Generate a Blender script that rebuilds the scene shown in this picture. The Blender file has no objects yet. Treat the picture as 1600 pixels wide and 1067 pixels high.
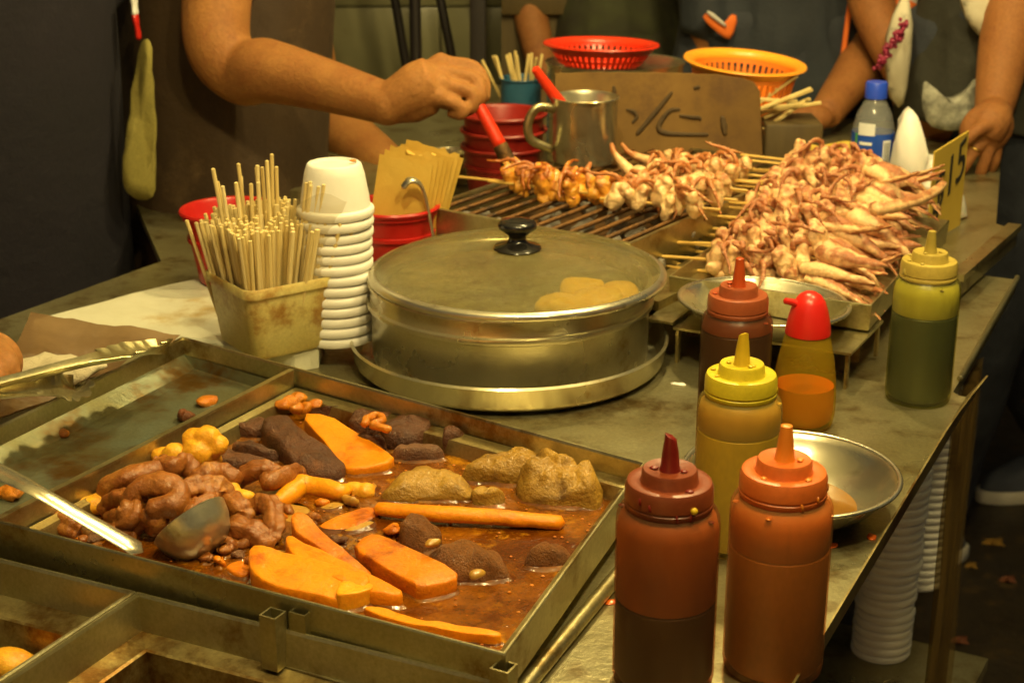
import bpy, bmesh, math, random
from math import sin, cos, pi, radians
from mathutils import Vector, Matrix, noise, Euler
random.seed(7)
S = bpy.context.scene
COL = S.collection

# ------------------------------------------------------------------ camera, sky, sun, exposure
F_PX, PITCH, CAMZ = 2450.0, radians(19.2), 1.375
cam = bpy.data.cameras.new('camera'); camo = bpy.data.objects.new('camera', cam); COL.objects.link(camo)
camo.location = (0, 0, CAMZ); camo.rotation_euler = (pi/2 - PITCH, 0, 0)
cam.sensor_width = 36; cam.lens = F_PX/1600*36; cam.clip_start = .05; cam.clip_end = 200
cam.dof.use_dof = True; cam.dof.focus_distance = 1.16; cam.dof.aperture_fstop = 13.0
S.camera = camo
W = bpy.data.worlds.new('World'); S.world = W; W.use_nodes = True
wn = W.node_tree.nodes; sky = wn.new('ShaderNodeTexSky'); sky.sky_type = 'NISHITA'; sky.sun_disc = False
sky.sun_elevation = radians(4); sky.sun_rotation = radians(200)
W.node_tree.links.new(sky.outputs[0], wn['Background'].inputs[0]); wn['Background'].inputs[1].default_value = .025
sl = bpy.data.lights.new('sun', 'SUN'); sl.energy = .03; sl.angle = radians(12); sl.color = (1, .85, .6)
so = bpy.data.objects.new('sun', sl); COL.objects.link(so)
so.rotation_euler = (radians(60), 0, radians(-20))
S.view_settings.view_transform = 'Standard'; S.view_settings.look = 'None'
S.view_settings.exposure = 0.18; S.view_settings.gamma = 1
S.view_settings.use_curve_mapping = False
LAMP_COL = (1.0, .78, .33); LAMP_W = 27.0
CT, ST = cos(PITCH), sin(PITCH)

def P(px, py, Z):
    """point of the place that the photograph shows at (px, py), at height Z"""
    u = (px-800)/F_PX; v = (py-533.5)/F_PX
    t = (Z-CAMZ)/-(ST+v*CT)
    return Vector((u*t, (CT-v*ST)*t, Z))
def PY(px, py, Y):
    u = (px-800)/F_PX; v = (py-533.5)/F_PX
    t = Y/(CT-v*ST)
    return Vector((u*t, Y, CAMZ-(ST+v*CT)*t))

# ------------------------------------------------------------------ materials
MATS = {}
def mat(name, c1, c2=None, scale=18, rough=.5, r2=None, metal=0, bump=0, bscale=80, stain=None, sscale=9, samt=.5,
        coat=0, spec=.5, sss=0, trans=None, emis=None, estr=0, vcol=None, stretch=(1, 1, 1), alpha=None, contrast=.25, fine=0, fscale=320, b2=0):
    m = bpy.data.materials.new(name); m.use_nodes = True; nt = m.node_tree; N = nt.nodes; L = nt.links
    b = N['Principled BSDF']; out = N['Material Output']
    tc = N.new('ShaderNodeTexCoord'); oi = N.new('ShaderNodeObjectInfo')
    mp = N.new('ShaderNodeMapping'); mp.inputs['Scale'].default_value = stretch
    mul = N.new('ShaderNodeVectorMath'); mul.operation = 'SCALE'; mul.inputs[3].default_value = 7.3
    cx = N.new('ShaderNodeCombineXYZ')
    for i in range(3): L.new(oi.outputs['Random'], cx.inputs[i])
    L.new(cx.outputs[0], mul.inputs[0])
    L.new(tc.outputs['Object'], mp.inputs['Vector']); L.new(mul.outputs[0], mp.inputs['Location'])
    vec = mp.outputs[0]
    def nz(sc, det=5, rg=.6):
        n = N.new('ShaderNodeTexNoise'); n.inputs['Scale'].default_value = sc; n.inputs['Detail'].default_value = det
        n.inputs['Roughness'].default_value = rg; L.new(vec, n.inputs['Vector']); return n.outputs['Fac']
    def ramp(s, a, bb):
        r = N.new('ShaderNodeMapRange'); r.inputs[1].default_value = a; r.inputs[2].default_value = bb
        r.interpolation_type = 'SMOOTHSTEP'; L.new(s, r.inputs[0]); return r.outputs[0]
    def mix(fac, a, bb):
        x = N.new('ShaderNodeMix'); x.data_type = 'RGBA'
        if isinstance(fac, float): x.inputs[0].default_value = fac
        else: L.new(fac, x.inputs[0])
        for i, cc in ((6, a), (7, bb)):
            if isinstance(cc, tuple): x.inputs[i].default_value = (*cc, 1)
            else: L.new(cc, x.inputs[i])
        return x.outputs[2]
    col = c1
    if vcol:
        at = N.new('ShaderNodeAttribute'); at.attribute_name = vcol
        n0 = nz(scale*1.3)
        ad = N.new('ShaderNodeMath'); ad.operation = 'ADD'; L.new(at.outputs['Fac'], ad.inputs[0])
        sb = N.new('ShaderNodeMath'); sb.operation = 'MULTIPLY_ADD'; sb.inputs[1].default_value = 1.5; sb.inputs[2].default_value = -.75
        L.new(n0, sb.inputs[0]); L.new(sb.outputs[0], ad.inputs[1])
        col = mix(ramp(ad.outputs[0], .25, .75), c1, c2)
    elif c2:
        col = mix(ramp(nz(scale), .5-contrast, .5+contrast), c1, c2)
    if stain:
        col = mix(ramp(nz(sscale, 8, .7), .62-.25*samt, .80-.25*samt), col, stain)
    if fine:
        fm_ = N.new('ShaderNodeMapRange'); fm_.inputs[1].default_value = .3; fm_.inputs[2].default_value = .7
        fm_.inputs[3].default_value = 1-fine; fm_.inputs[4].default_value = 1+fine; L.new(nz(fscale, 3, .7), fm_.inputs[0])
        vm = N.new('ShaderNodeVectorMath'); vm.operation = 'SCALE'
        if isinstance(col, tuple): vm.inputs[0].default_value = col
        else: L.new(col, vm.inputs[0])
        L.new(fm_.outputs[0], vm.inputs[3]); col = vm.outputs[0]
    if isinstance(col, tuple): b.inputs['Base Color'].default_value = (*col, 1)
    else: L.new(col, b.inputs['Base Color'])
    if r2 is not None:
        rr = N.new('ShaderNodeMapRange'); rr.inputs[1].default_value = .3; rr.inputs[2].default_value = .7
        rr.inputs[3].default_value = rough; rr.inputs[4].default_value = r2; L.new(nz(scale*.7), rr.inputs[0])
        L.new(rr.outputs[0], b.inputs['Roughness'])
    else: b.inputs['Roughness'].default_value = rough
    b.inputs['Metallic'].default_value = metal
    b.inputs['Specular IOR Level'].default_value = spec
    b.inputs['Coat Weight'].default_value = coat; b.inputs['Coat Roughness'].default_value = .12
    if sss:
        b.inputs['Subsurface Weight'].default_value = sss; b.inputs['Subsurface Scale'].default_value = .012
    if bump:
        bp = N.new('ShaderNodeBump'); bp.inputs['Strength'].default_value = min(1, bump); bp.inputs['Distance'].default_value = .004
        hgt = nz(bscale, 6, .65)
        if b2:
            hm = N.new('ShaderNodeMath'); hm.operation = 'MULTIPLY_ADD'; hm.inputs[1].default_value = b2; L.new(nz(bscale*3.7, 3, .6), hm.inputs[0]); L.new(hgt, hm.inputs[2]); hgt = hm.outputs[0]
        L.new(hgt, bp.inputs['Height']); L.new(bp.outputs[0], b.inputs['Normal'])
        if coat: L.new(bp.outputs[0], b.inputs['Coat Normal'])
    if emis:
        b.inputs['Emission Color'].default_value = (*emis, 1); b.inputs['Emission Strength'].default_value = estr
    if trans:
        t = N.new('ShaderNodeBsdfTransparent'); t.inputs[0].default_value = (*trans[1], 1)
        mx = N.new('ShaderNodeMixShader'); mx.inputs[0].default_value = trans[0]
        L.new(b.outputs[0], mx.inputs[1]); L.new(t.outputs[0], mx.inputs[2]); L.new(mx.outputs[0], out.inputs['Surface'])
    MATS[name] = m; return m

STEEL = (.50, .47, .37); GREASE = (.20, .13, .045)
mat('steel', (.56, .51, .30), (.42, .37, .18), 14, .26, .42, .93, .12, 160, (.22, .13, .03), 11, .4, fine=.12)
mat('steel_dirty', (.42, .36, .17), (.30, .22, .08), 16, .30, .52, .86, .2, 120, (.14, .065, .012), 12, .65, fine=.15)
mat('steel_floor', (.25, .30, .22), (.19, .17, .07), 11, .32, .5, .75, .14, 150, (.15, .075, .012), 10, .62, fine=.15)
mat('steel_bright', (.66, .63, .50), (.56, .52, .38), 12, .20, .34, .92, .05, 160, GREASE, 16, .18)
mat('steel_lid', (.50, .46, .26), (.44, .40, .20), 20, .22, .32, .96, .4, 190, (.46, .36, .05), 30, .2, b2=.3)
mat('lid_glass', (.34, .31, .13), (.22, .195, .07), 10, .10, .24, 0, 1, 120, trans=(.44, (1, .97, .74)), coat=1, b2=1, fine=.35, fscale=170)
mat('dumpling', (.95, .60, .002), (.92, .50, .001), 40, .5, bump=.4, bscale=120, fine=.15)
mat('pot_steel', (.62, .58, .42), (.50, .46, .30), 9, .20, .34, .86, .06, 120, (.30, .18, .05), 18, .3, fine=.06)
mat('counter', (.40, .37, .22), (.27, .23, .11), 8, .24, .44, .74, .16, 140, (.15, .10, .035), 14, .5, fine=.15)
mat('iron', (.06, .045, .03), (.13, .065, .02), 30, .5, .7, .7, .5, 120, (.22, .10, .02), 18, .5)
mat('rusty_bar', (.10, .05, .018), (.20, .09, .022), 40, .45, .6, .6, .5, 150, (.04, .025, .015), 22, .5)
mat('tray_crust', (.33, .17, .035), (.20, .075, .012), 40, .35, .6, .2, .6, 200, (.45, .27, .06), 34, .45)
mat('black_plastic', (.012, .011, .010), None, rough=.18, coat=.3)
mat('rubber', (.02, .02, .02), None, rough=.6)
mat('foam_white', (.80, .79, .74), (.75, .73, .66), 30, .55, bump=.05, bscale=300)
mat('board_white', (.62, .62, .50), (.54, .53, .40), 12, .6, bump=.3, bscale=60, stain=(.42, .32, .14), sscale=8, samt=.35)
mat('bamboo', (.70, .56, .24), (.58, .43, .15), 60, .6, stretch=(1, 1, .08), bump=.1)
mat('bamboo_pale', (.76, .63, .32), (.64, .50, .20), 60, .6, stretch=(1, 1, .08), bump=.1)
mat('bamboo_oily', (.66, .44, .12), (.55, .33, .07), 60, .4, stretch=(.08, 1, 1), bump=.1)
mat('box_plastic', (.68, .59, .24), (.58, .45, .13), 16, .42, bump=.1, bscale=50, stain=(.34, .17, .03), sscale=18, samt=.58, sss=.1, fine=.1)
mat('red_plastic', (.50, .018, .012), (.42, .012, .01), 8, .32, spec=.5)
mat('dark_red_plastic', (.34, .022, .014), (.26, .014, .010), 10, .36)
mat('red_bright', (.78, .045, .012), (.68, .03, .01), 8, .3)
mat('orange_plastic', (.85, .24, .025), (.78, .20, .02), 8, .34)
mat('orange_rim', (.92, .38, .03), None, rough=.3)
mat('blue_plastic', (.03, .12, .22), (.02, .09, .17), 8, .4)
mat('cap_blue', (.02, .07, .62), None, rough=.35)
mat('label_blue', (.012, .06, .42), (.02, .09, .5), 12, .35)
mat('label_green', (.06, .28, .10), None, rough=.35)
mat('faded_ink', (.05, .03, .012), (.085, .05, .016), 60, .8)
mat('white_print', (.75, .77, .78), None, rough=.4)
mat('black_print', (.02, .018, .015), None, rough=.6)
mat('clear_plastic', (.45, .47, .48), None, rough=.08, trans=(.72, (.93, .95, .96)), coat=.5)
mat('film', (.50, .45, .33), None, rough=.15, trans=(.82, (.97, .95, .90)))
mat('curtain', (.22, .15, .05), (.16, .10, .03), 5, .25, trans=(.55, (.85, .78, .6)), coat=.3)
mat('brown_film', (.085, .045, .015), (.17, .105, .05), 9, .3, bump=.3, bscale=20, trans=(.15, (.7, .5, .3)), coat=.25, contrast=.15, stain=(.30, .25, .20), sscale=7, samt=.3)
mat('kraft', (.72, .48, .09), (.62, .38, .05), 14, .7, bump=.35, bscale=30)
mat('cardboard', (.21, .115, .024), (.135, .07, .013), 9, .75, bump=.15, bscale=40, stain=(.09, .042, .012), sscale=6, samt=.55)
mat('cardboard_edge', (.46, .33, .13), None, rough=.8)
mat('sign_yellow', (.62, .45, .07), (.52, .36, .05), 8, .6)
mat('cloth_white', (.68, .66, .60), (.60, .57, .50), 10, .8, bump=.4, bscale=120)
mat('towel', (.55, .50, .36), (.46, .40, .26), 20, .9, bump=.8, bscale=160)
mat('bag_white', (.78, .76, .72), (.70, .68, .63), 8, .4, bump=.25, bscale=14, sss=.1)
# food
mat('broth', (.085, .020, .001), (.20, .062, .003), 24, .04, .09, 0, .6, 30, (.42, .18, .008), 34, .36, coat=.6, spec=.45, contrast=.12, fine=.22, fscale=300, b2=.22)
mat('orange_slab', (.80, .285, .002), (.68, .195, .001), 12, .42, .55, 0, .3, 110, (.44, .10, .002), 24, .34, spec=.25, coat=.22, sss=.1, fine=.10, b2=.5)
mat('orange_deep', (.72, .215, .002), (.50, .120, .001), 16, .36, .5, 0, .45, 100, (.28, .06, .002), 22, .42, spec=.3, coat=.3, sss=.06, fine=.14, b2=.5)
mat('orange_pale', (.82, .36, .012), (.74, .25, .004), 14, .34, .45, 0, .25, 100, spec=.3, coat=.25, sss=.12, fine=.1, b2=.5)
mat('liver', (.115, .042, .016), (.060, .022, .009), 34, .34, .55, 0, .7, 150, (.21, .075, .022), 30, .42, spec=.35, coat=.2, fine=.25, b2=.7)
mat('liver_pale', (.20, .095, .045), (.12, .05, .024), 36, .34, .5, 0, .7, 160, (.28, .12, .04), 26, .35, spec=.35, coat=.25, fine=.2, b2=.7)
mat('gizzard', (.40, .225, .030), (.26, .135, .015), 22, .36, .5, 0, .6, 90, (.13, .062, .010), 40, .4, spec=.35, coat=.25, fine=.15, b2=.7)
mat('tripe_brown', (.24, .090, .016), (.15, .050, .009), 30, .36, .5, 0, .8, 230, (.40, .20, .04), 22, .22, spec=.35, coat=.2, fine=.3, fscale=420, b2=.8)
mat('intestine', (.34, .120, .020), (.20, .058, .009), 34, .28, .44, 0, .5, 100, (.44, .19, .035), 20, .4, spec=.4, coat=.3, sss=.06, fine=.15, b2=.5)
mat('roe', (.80, .42, .03), (.70, .30, .012), 22, .34, .45, 0, .35, 110, (.58, .22, .008), 24, .38, spec=.3, coat=.25, sss=.12, fine=.12, b2=.6)
mat('onion', (.46, .26, .04), (.34, .16, .02), 18, .3, coat=.3, bump=.4, bscale=50)
mat('scrap', (.62, .22, .006), (.46, .12, .004), 60, .38, coat=.2, bump=.6, bscale=160, fine=.2)
mat('scrap_dark', (.22, .07, .02), (.14, .04, .012), 60, .4, bump=.9, bscale=200)
mat('squid_flesh', (.84, .54, .26), (.39, .140, .050), 60, .36, coat=.5, bump=.5, bscale=200, sss=.08, vcol='pig', fine=.2, b2=.5)
mat('squid_grilled', (.82, .56, .27), (.46, .17, .05), 50, .34, coat=.4, bump=.4, bscale=160, sss=.1, vcol='pig')
mat('squid_sauced', (.80, .36, .04), (.42, .12, .015), 40, .26, coat=.7, bump=.5, bscale=150, sss=.1, vcol='pig')
mat('ash', (.34, .31, .26), (.14, .12, .10), 30, .9, bump=1, bscale=60)
# sauce bottles
def bottle_mats(k, shell, cap, sauce, res, nozzle, tr=.68):
    mat('shell_'+k, shell, tuple(c*.86 for c in shell), 8, .30, trans=(tr, tuple(.55+.45*min(1, c*1.6) for c in res)), spec=.4, bump=.06, bscale=20)
    mat('cap_'+k, cap, tuple(c*.8 for c in cap), 26, .34, spec=.4, bump=.1, bscale=60, fine=.08)
    mat('sauce_'+k, sauce, tuple(c*.72 for c in sauce), 16, .4, stretch=(1, 1, .5), fine=.1)
    mat('residue_'+k, res, tuple(c*.62 for c in res), 20, .5, stain=tuple(c*.45 for c in res), sscale=34, samt=.2, stretch=(1, 1, .35))
    mat('nozzle_'+k, nozzle, tuple(c*.75 for c in nozzle), 30, .3, spec=.4)
bottle_mats('soy', (.17, .09, .04), (.19, .040, .012), (.050, .038, .026), (.58, .20, .022), (.17, .012, .008))
bottle_mats('chili', (.42, .20, .06), (.60, .13, .02), (.46, .20, .022), (.70, .24, .018), (.72, .22, .02))
bottle_mats('mustard', (.44, .36, .08), (.58, .46, .02), (.66, .54, .02), (.62, .38, .03), (.62, .42, .02))
bottle_mats('plum', (.11, .06, .03), (.34, .080, .026), (.075, .040, .016), (.32, .095, .022), (.48, .07, .012))
bottle_mats('green', (.14, .14, .06), (.48, .36, .07), (.045, .060, .028), (.70, .62, .10), (.42, .32, .06))
mat('oil_shell', (.56, .40, .03), (.50, .34, .02), 6, .25, trans=(.66, (.98, .86, .34)), spec=.4)
mat('oil', (.66, .13, .012), (.55, .09, .008), 6, .25)
mat('nozzle_cap_red', (.66, .02, .012), (.58, .015, .01), 12, .3)
mat('brown_sauce', (.20, .09, .015), (.28, .13, .02), 20, .08, coat=.7)
# clothes, people
mat('skin', (.36, .165, .046), (.25, .098, .026), 16, .58, .7, 0, stain=(.22, .075, .022), sscale=34, samt=.25, spec=.3, fine=.14, fscale=260, bump=.4, bscale=140, sss=.12)
mat('skin_tan', (.30, .128, .040), (.22, .082, .024), 16, .6, .7, 0, stain=(.18, .06, .02), sscale=34, samt=.25, spec=.3, fine=.14, fscale=260, bump=.4, bscale=140, sss=.1)
mat('nail', (.62, .34, .18), None, rough=.3)
mat('hair', (.012, .009, .008), None, rough=.45, bump=.6, bscale=200, stretch=(1, 1, .1))
mat('eye', (.75, .73, .68), None, rough=.2); mat('lip', (.40, .14, .09), None, rough=.5)
mat('apron', (.050, .027, .009), (.034, .018, .007), 7, .8, bump=1, bscale=15, b2=.25, fine=.14, stain=(.10, .06, .025), sscale=5, samt=.4)
mat('tee_olive', (.23, .20, .045), (.19, .16, .035), 10, .85, bump=1, bscale=15, b2=.25, fine=.14)
mat('navy', (.008, .006, .014), (.005, .004, .010), 9, .85, bump=1, bscale=15, b2=.25, fine=.14)
mat('jersey', (.018, .024, .036), (.012, .016, .025), 9, .8, bump=1, bscale=15, b2=.25, fine=.14)
mat('stripe_orange', (.75, .16, .02), None, rough=.7); mat('stripe_pale', (.52, .50, .48), None, rough=.7)
mat('charcoal_cloth', (.026, .026, .019), (.017, .017, .013), 9, .8, bump=1, bscale=15, b2=.25, fine=.14)
mat('print_grey', (.42, .42, .36), (.10, .10, .085), 55, .8, bump=.3, bscale=120)
mat('scarf', (.55, .52, .42), (.46, .42, .32), 14, .8, bump=.3, bscale=60, stain=(.08, .075, .06), sscale=42, samt=.3)
mat('beads', (.30, .02, .07), (.20, .012, .05), 60, .3)
mat('denim', (.028, .034, .05), (.018, .022, .034), 26, .85, bump=1, bscale=15, b2=.25, fine=.14)
mat('camo', (.045, .05, .018), (.022, .02, .012), 14, .85)
mat('pale_green_cloth', (.24, .28, .13), (.18, .22, .10), 9, .8)
mat('gold', (.70, .48, .14), None, rough=.25, metal=1)
mat('canvas_dark', (.06, .07, .10), (.04, .046, .07), 20, .8, bump=.4, bscale=200)
mat('sole_white', (.58, .55, .48), (.50, .47, .38), 20, .6)
# surroundings
mat('tile', (.21, .20, .11), (.18, .17, .09), 5, .35, bump=.05, bscale=30, stain=(.13, .11, .05), sscale=4, samt=.3)
mat('grout', (.12, .11, .06), None, rough=.8)
mat('wood_brown', (.085, .058, .018), (.06, .038, .012), 8, .6, stretch=(6, 6, .6), bump=.2, bscale=40)
mat('black_paint', (.012, .009, .010), None, rough=.45)
mat('asphalt', (.045, .033, .018), (.025, .018, .011), 7, .35, .65, 0, .8, 55, (.10, .06, .02), 16, .32)
mat('dark_wall', (.04, .035, .025), (.03, .027, .018), 3, .8, bump=.3, bscale=20)
mat('canopy', (.70, .66, .52), (.62, .58, .45), 4, .8)  # for the added canopy, pale so that it bounces the lamp light
mat('leaf_yellow', (.30, .17, .02), (.22, .11, .012), 20, .6)
mat('bulb', (1, .9, .7), None, rough=.3, emis=LAMP_COL, estr=LAMP_W/(pi*4*pi*.036**2))
mat('socket', (.02, .02, .02), None, rough=.4)

# ------------------------------------------------------------------ mesh builder
class MB:
    def __init__(s): s.v = []; s.f = []; s.pig = None
    def add(s, vs, fs):
        o = len(s.v); s.v += [Vector(v) for v in vs]; s.f += [tuple(i+o for i in f) for f in fs]; return s
    def box(s, c, d, M=None, bev=0):
        x, y, z = d[0]/2, d[1]/2, d[2]/2; c = Vector(c)
        if not bev:
            vs = [Vector((i*x, j*y, k*z)) for k in (-1, 1) for j in (-1, 1) for i in (-1, 1)]
            fs = [(0, 2, 3, 1), (4, 5, 7, 6), (0, 1, 5, 4), (2, 6, 7, 3), (0, 4, 6, 2), (1, 3, 7, 5)]
        else:
            bm = bmesh.new(); bmesh.ops.create_cube(bm, size=1)
            for v in bm.verts: v.co = Vector((v.co.x*d[0], v.co.y*d[1], v.co.z*d[2]))
            bmesh.ops.bevel(bm, geom=bm.edges[:], offset=bev, segments=2, affect='EDGES', profile=.5)
            bm.verts.index_update(); vs = [v.co.copy() for v in bm.verts]; fs = [tuple(v.index for v in f.verts) for f in bm.faces]; bm.free()
        if M: vs = [M @ v for v in vs]
        return s.add([v+c for v in vs], fs)
    def prism(s, poly, z0, z1, inset=0):
        """closed vertical prism over a plan polygon (2-D points, any winding)"""
        n = len(poly); a = sum(poly[i][0]*poly[(i+1) % n][1]-poly[(i+1) % n][0]*poly[i][1] for i in range(n))
        pl = list(poly) if a > 0 else list(poly)[::-1]
        vs = [(p[0], p[1], z0) for p in pl]+[(p[0], p[1], z1) for p in pl]
        return s.add(vs, [tuple(range(n))[::-1], tuple(range(n, 2*n))]+[(i, (i+1) % n, n+(i+1) % n, n+i) for i in range(n)])
    def lathe(s, prof, n=32, M=None, sx=1, sy=1, closed=False):
        """prof: list of (r, z); r=0 ends give a pole"""
        vs = []; rows = []
        for r, z in prof:
            if r <= 1e-7: rows.append([len(vs)]); vs.append(Vector((0, 0, z)))
            else:
                rows.append(list(range(len(vs), len(vs)+n)))
                vs += [Vector((r*cos(2*pi*i/n)*sx, r*sin(2*pi*i/n)*sy, z)) for i in range(n)]
        fs = []
        pr = list(zip(rows, rows[1:]))+([(rows[-1], rows[0])] if closed else [])
        for A, B in pr:
            if len(A) == 1 and len(B) == 1: continue
            for i in range(n):
                j = (i+1) % n
                if len(A) == 1: fs.append((A[0], B[j], B[i]))
                elif len(B) == 1: fs.append((A[i], A[j], B[0]))
                else: fs.append((A[i], A[j], B[j], B[i]))
        if M: vs = [M @ v for v in vs]
        return s.add(vs, fs)
    def tube(s, pts, r, n=8, sub=0, cap=True, flat=1.0, up=None):
        pts = [Vector(p) for p in pts]
        rs = list(r) if isinstance(r, (list, tuple)) else [r]*len(pts)
        if sub:
            pts, rs = catmull(pts, rs, sub)
        m = len(pts); rows = []
        T = [(pts[min(i+1, m-1)]-pts[max(i-1, 0)]).normalized() for i in range(m)]
        u = Vector(up) if up else (Vector((0, 0, 1)) if abs(T[0].z) < .9 else Vector((1, 0, 0)))
        o = len(s.v)
        for i in range(m):
            u = (u-T[i]*u.dot(T[i])).normalized(); w = T[i].cross(u)
            rows.append(list(range(len(s.v), len(s.v)+n)))
            s.v += [pts[i]+(w*cos(2*pi*k/n)+u*sin(2*pi*k/n)*flat)*rs[i] for k in range(n)]
        for A, B in zip(rows, rows[1:]):
            for i in range(n): s.f.append((A[i], A[(i+1) % n], B[(i+1) % n], B[i]))
        if cap:
            for e, row, sg in ((0, rows[0], -1), (m-1, rows[-1], 1)):
                c = len(s.v); s.v.append(pts[e]+T[e]*sg*rs[e]*.6)
                for i in range(n):
                    a, b = row[i], row[(i+1) % n]
                    s.f.append((a, b, c) if sg > 0 else (b, a, c))
        return s
    def ball(s, c, rad, n=16, M=None):
        c = Vector(c); rad = Vector(rad) if not isinstance(rad, (int, float)) else Vector((rad,)*3)
        k = max(6, n//2)
        prof = [(sin(pi*i/k), -cos(pi*i/k)) for i in range(k+1)]; prof[0] = (0, -1); prof[-1] = (0, 1)
        D = Matrix.Diagonal(rad).to_4x4()
        return s.lathe(prof, n, Matrix.Translation(c) @ (M.to_4x4() if M else Matrix.Identity(4)) @ D)
    def jitter(s, amp, freq, seed=0, aniso=(1, 1, 1), lo=0):
        o = Vector((seed*3.1, seed*1.7, seed*2.3))
        for v in s.v[lo:]:
            q = Vector((v.x*freq*aniso[0], v.y*freq*aniso[1], v.z*freq*aniso[2]))+o
            v += noise.noise_vector(q)*amp
        return s
    def mesh(s, name, m, smooth=35, pig=None):
        me = bpy.data.meshes.new(name); me.from_pydata([tuple(v) for v in s.v], [], s.f)
        if pig:
            a = me.attributes.new('pig', 'FLOAT', 'POINT')
            a.data.foreach_set('value', [pig(v) for v in s.v] if callable(pig) else pig)
        me.materials.append(MATS[m]); fin(me, smooth); return me
def fin(me, smooth=35):
    me.validate()
    if smooth:
        me.shade_smooth()
        if smooth < 180: me.set_sharp_from_angle(angle=radians(smooth))
    return me
def catmull(p, r, k):
    P2 = [p[0]*2-p[1]]+p+[p[-1]*2-p[-2]]; R2 = [r[0]]+list(r)+[r[-1]]; op = []; orr = []
    for i in range(1, len(P2)-2):
        for j in range(k):
            t = j/k; a, b, c, d = P2[i-1:i+3]
            op.append(.5*((2*b)+(c-a)*t+(2*a-5*b+4*c-d)*t*t+(3*b-a-3*c+d)*t**3)); orr.append(R2[i]+(R2[i+1]-R2[i])*t)
    op.append(p[-1]); orr.append(r[-1]); return op, orr
def chaikin(pl, it=2):
    for _ in range(it):
        q = []
        for i in range(len(pl)):
            a, b = pl[i], pl[(i+1) % len(pl)]; q += [a*.75+b*.25, a*.25+b*.75]
        pl = q
    return pl
def remesh(mb, voxel, smooth_it=2):
    me = bpy.data.meshes.new('tmp'); me.from_pydata([tuple(v) for v in mb.v], [], mb.f)
    bm = bmesh.new(); bm.from_mesh(me); bmesh.ops.recalc_face_normals(bm, faces=bm.faces[:]); bm.to_mesh(me); bm.free()
    o = bpy.data.objects.new('tmp', me); COL.objects.link(o)
    md = o.modifiers.new('r', 'REMESH'); md.mode = 'VOXEL'; md.voxel_size = voxel
    if smooth_it:
        ms = o.modifiers.new('s', 'SMOOTH'); ms.iterations = smooth_it; ms.factor = .5
    dg = bpy.context.evaluated_depsgraph_get(); dg.update()
    ev = bpy.data.meshes.new_from_object(o.evaluated_get(dg))
    r = MB(); r.v = [v.co.copy() for v in ev.vertices]; r.f = [tuple(p.vertices) for p in ev.polygons]
    bpy.data.objects.remove(o); bpy.data.meshes.remove(me); bpy.data.meshes.remove(ev)
    return r

# ------------------------------------------------------------------ objects
def tag(o, label, cat, group=None):
    o['label'] = label; o['category'] = cat
    if group: o['group'] = group
    return o
def thing(name, label, cat, loc=(0, 0, 0), rotz=0, group=None, rot=None):
    o = bpy.data.objects.new(name, None); COL.objects.link(o); o.empty_display_size = .05
    o.location = loc; o.rotation_euler = rot if rot else (0, 0, rotz)
    return tag(o, label, cat, group)
def link(name, me, parent=None, loc=(0, 0, 0), rot=(0, 0, 0)):
    o = bpy.data.objects.new(name, me); COL.objects.link(o); o.location = loc; o.rotation_euler = rot
    if parent: o.parent = parent
    return o
def part(name, mb, m, parent, smooth=35, loc=(0, 0, 0), rot=(0, 0, 0), world=False, pig=None, label=None):
    me = mb.mesh(name, m, smooth, pig)
    if world:
        t = Vector(parent.location); me.transform(Matrix.Translation(-t))
    o = link(name, me, parent, loc, rot)
    if label: o['label'] = label
    return o
def solo(name, mb, m, label, cat, base=None, group=None, smooth=35, pig=None):
    me = mb.mesh(name, m, smooth, pig)
    base = Vector(base) if base is not None else Vector((0, 0, 0))
    me.transform(Matrix.Translation(-base))
    return tag(link(name, me, None, base), label, cat, group)
def struct(name, mb, m, smooth=0):
    o = link(name, mb.mesh(name, m, smooth)); o['kind'] = 'structure'; return o
def copy_tree(o, parent=None):
    c = o.copy(); COL.objects.link(c); c.parent = parent
    for ch in list(o.children): copy_tree(ch, c)
    return c

# ------------------------------------------------------------------ the setting
A = Vector((cos(radians(-28)), sin(radians(-28)), 0)); B = Vector((-A.y, A.x, 0))
ROT = radians(-28)
def v2(p): return (p[0], p[1])
def inset(poly, d):
    """move every side of a polygon (2-D, any winding) inwards by d"""
    n = len(poly); pl = [Vector((p[0], p[1])) for p in poly]
    a = sum(pl[i].x*pl[(i+1) % n].y-pl[(i+1) % n].x*pl[i].y for i in range(n)); sg = 1 if a > 0 else -1
    dd = d if isinstance(d, (list, tuple)) else [d]*n; ln = []
    for i in range(n):
        e = (pl[(i+1) % n]-pl[i]).normalized(); nn = Vector((-e.y, e.x))*sg; ln.append((pl[i]+nn*dd[i], e))
    out = []
    for i in range(n):
        (p, e), (q, g) = ln[i-1], ln[i]; den = e.x*g.y-e.y*g.x
        t = ((q.x-p.x)*g.y-(q.y-p.y)*g.x)/den; out.append(p+e*t)
    return out
def isect(p, q, r, s):
    p, q, r, s = [Vector((k[0], k[1])) for k in (p, q, r, s)]; e = q-p; g = s-r; den = e.x*g.y-e.y*g.x
    return p+e*(((r.x-p.x)*g.y-(r.y-p.y)*g.x)/den)
def rings(mb, rs, cap=True):
    """stack of plan polygons with the same number of corners: [(poly, z)]"""
    n = len(rs[0][0]); o = len(mb.v)
    for pl, z in rs: mb.v += [Vector((p[0], p[1], z)) for p in pl]
    for k in range(len(rs)-1):
        for i in range(n): mb.f.append((o+k*n+i, o+k*n+(i+1) % n, o+(k+1)*n+(i+1) % n, o+(k+1)*n+i))
    if cap: mb.f.append(tuple(o+(len(rs)-1)*n+i for i in range(n)))
    return mb

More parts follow.
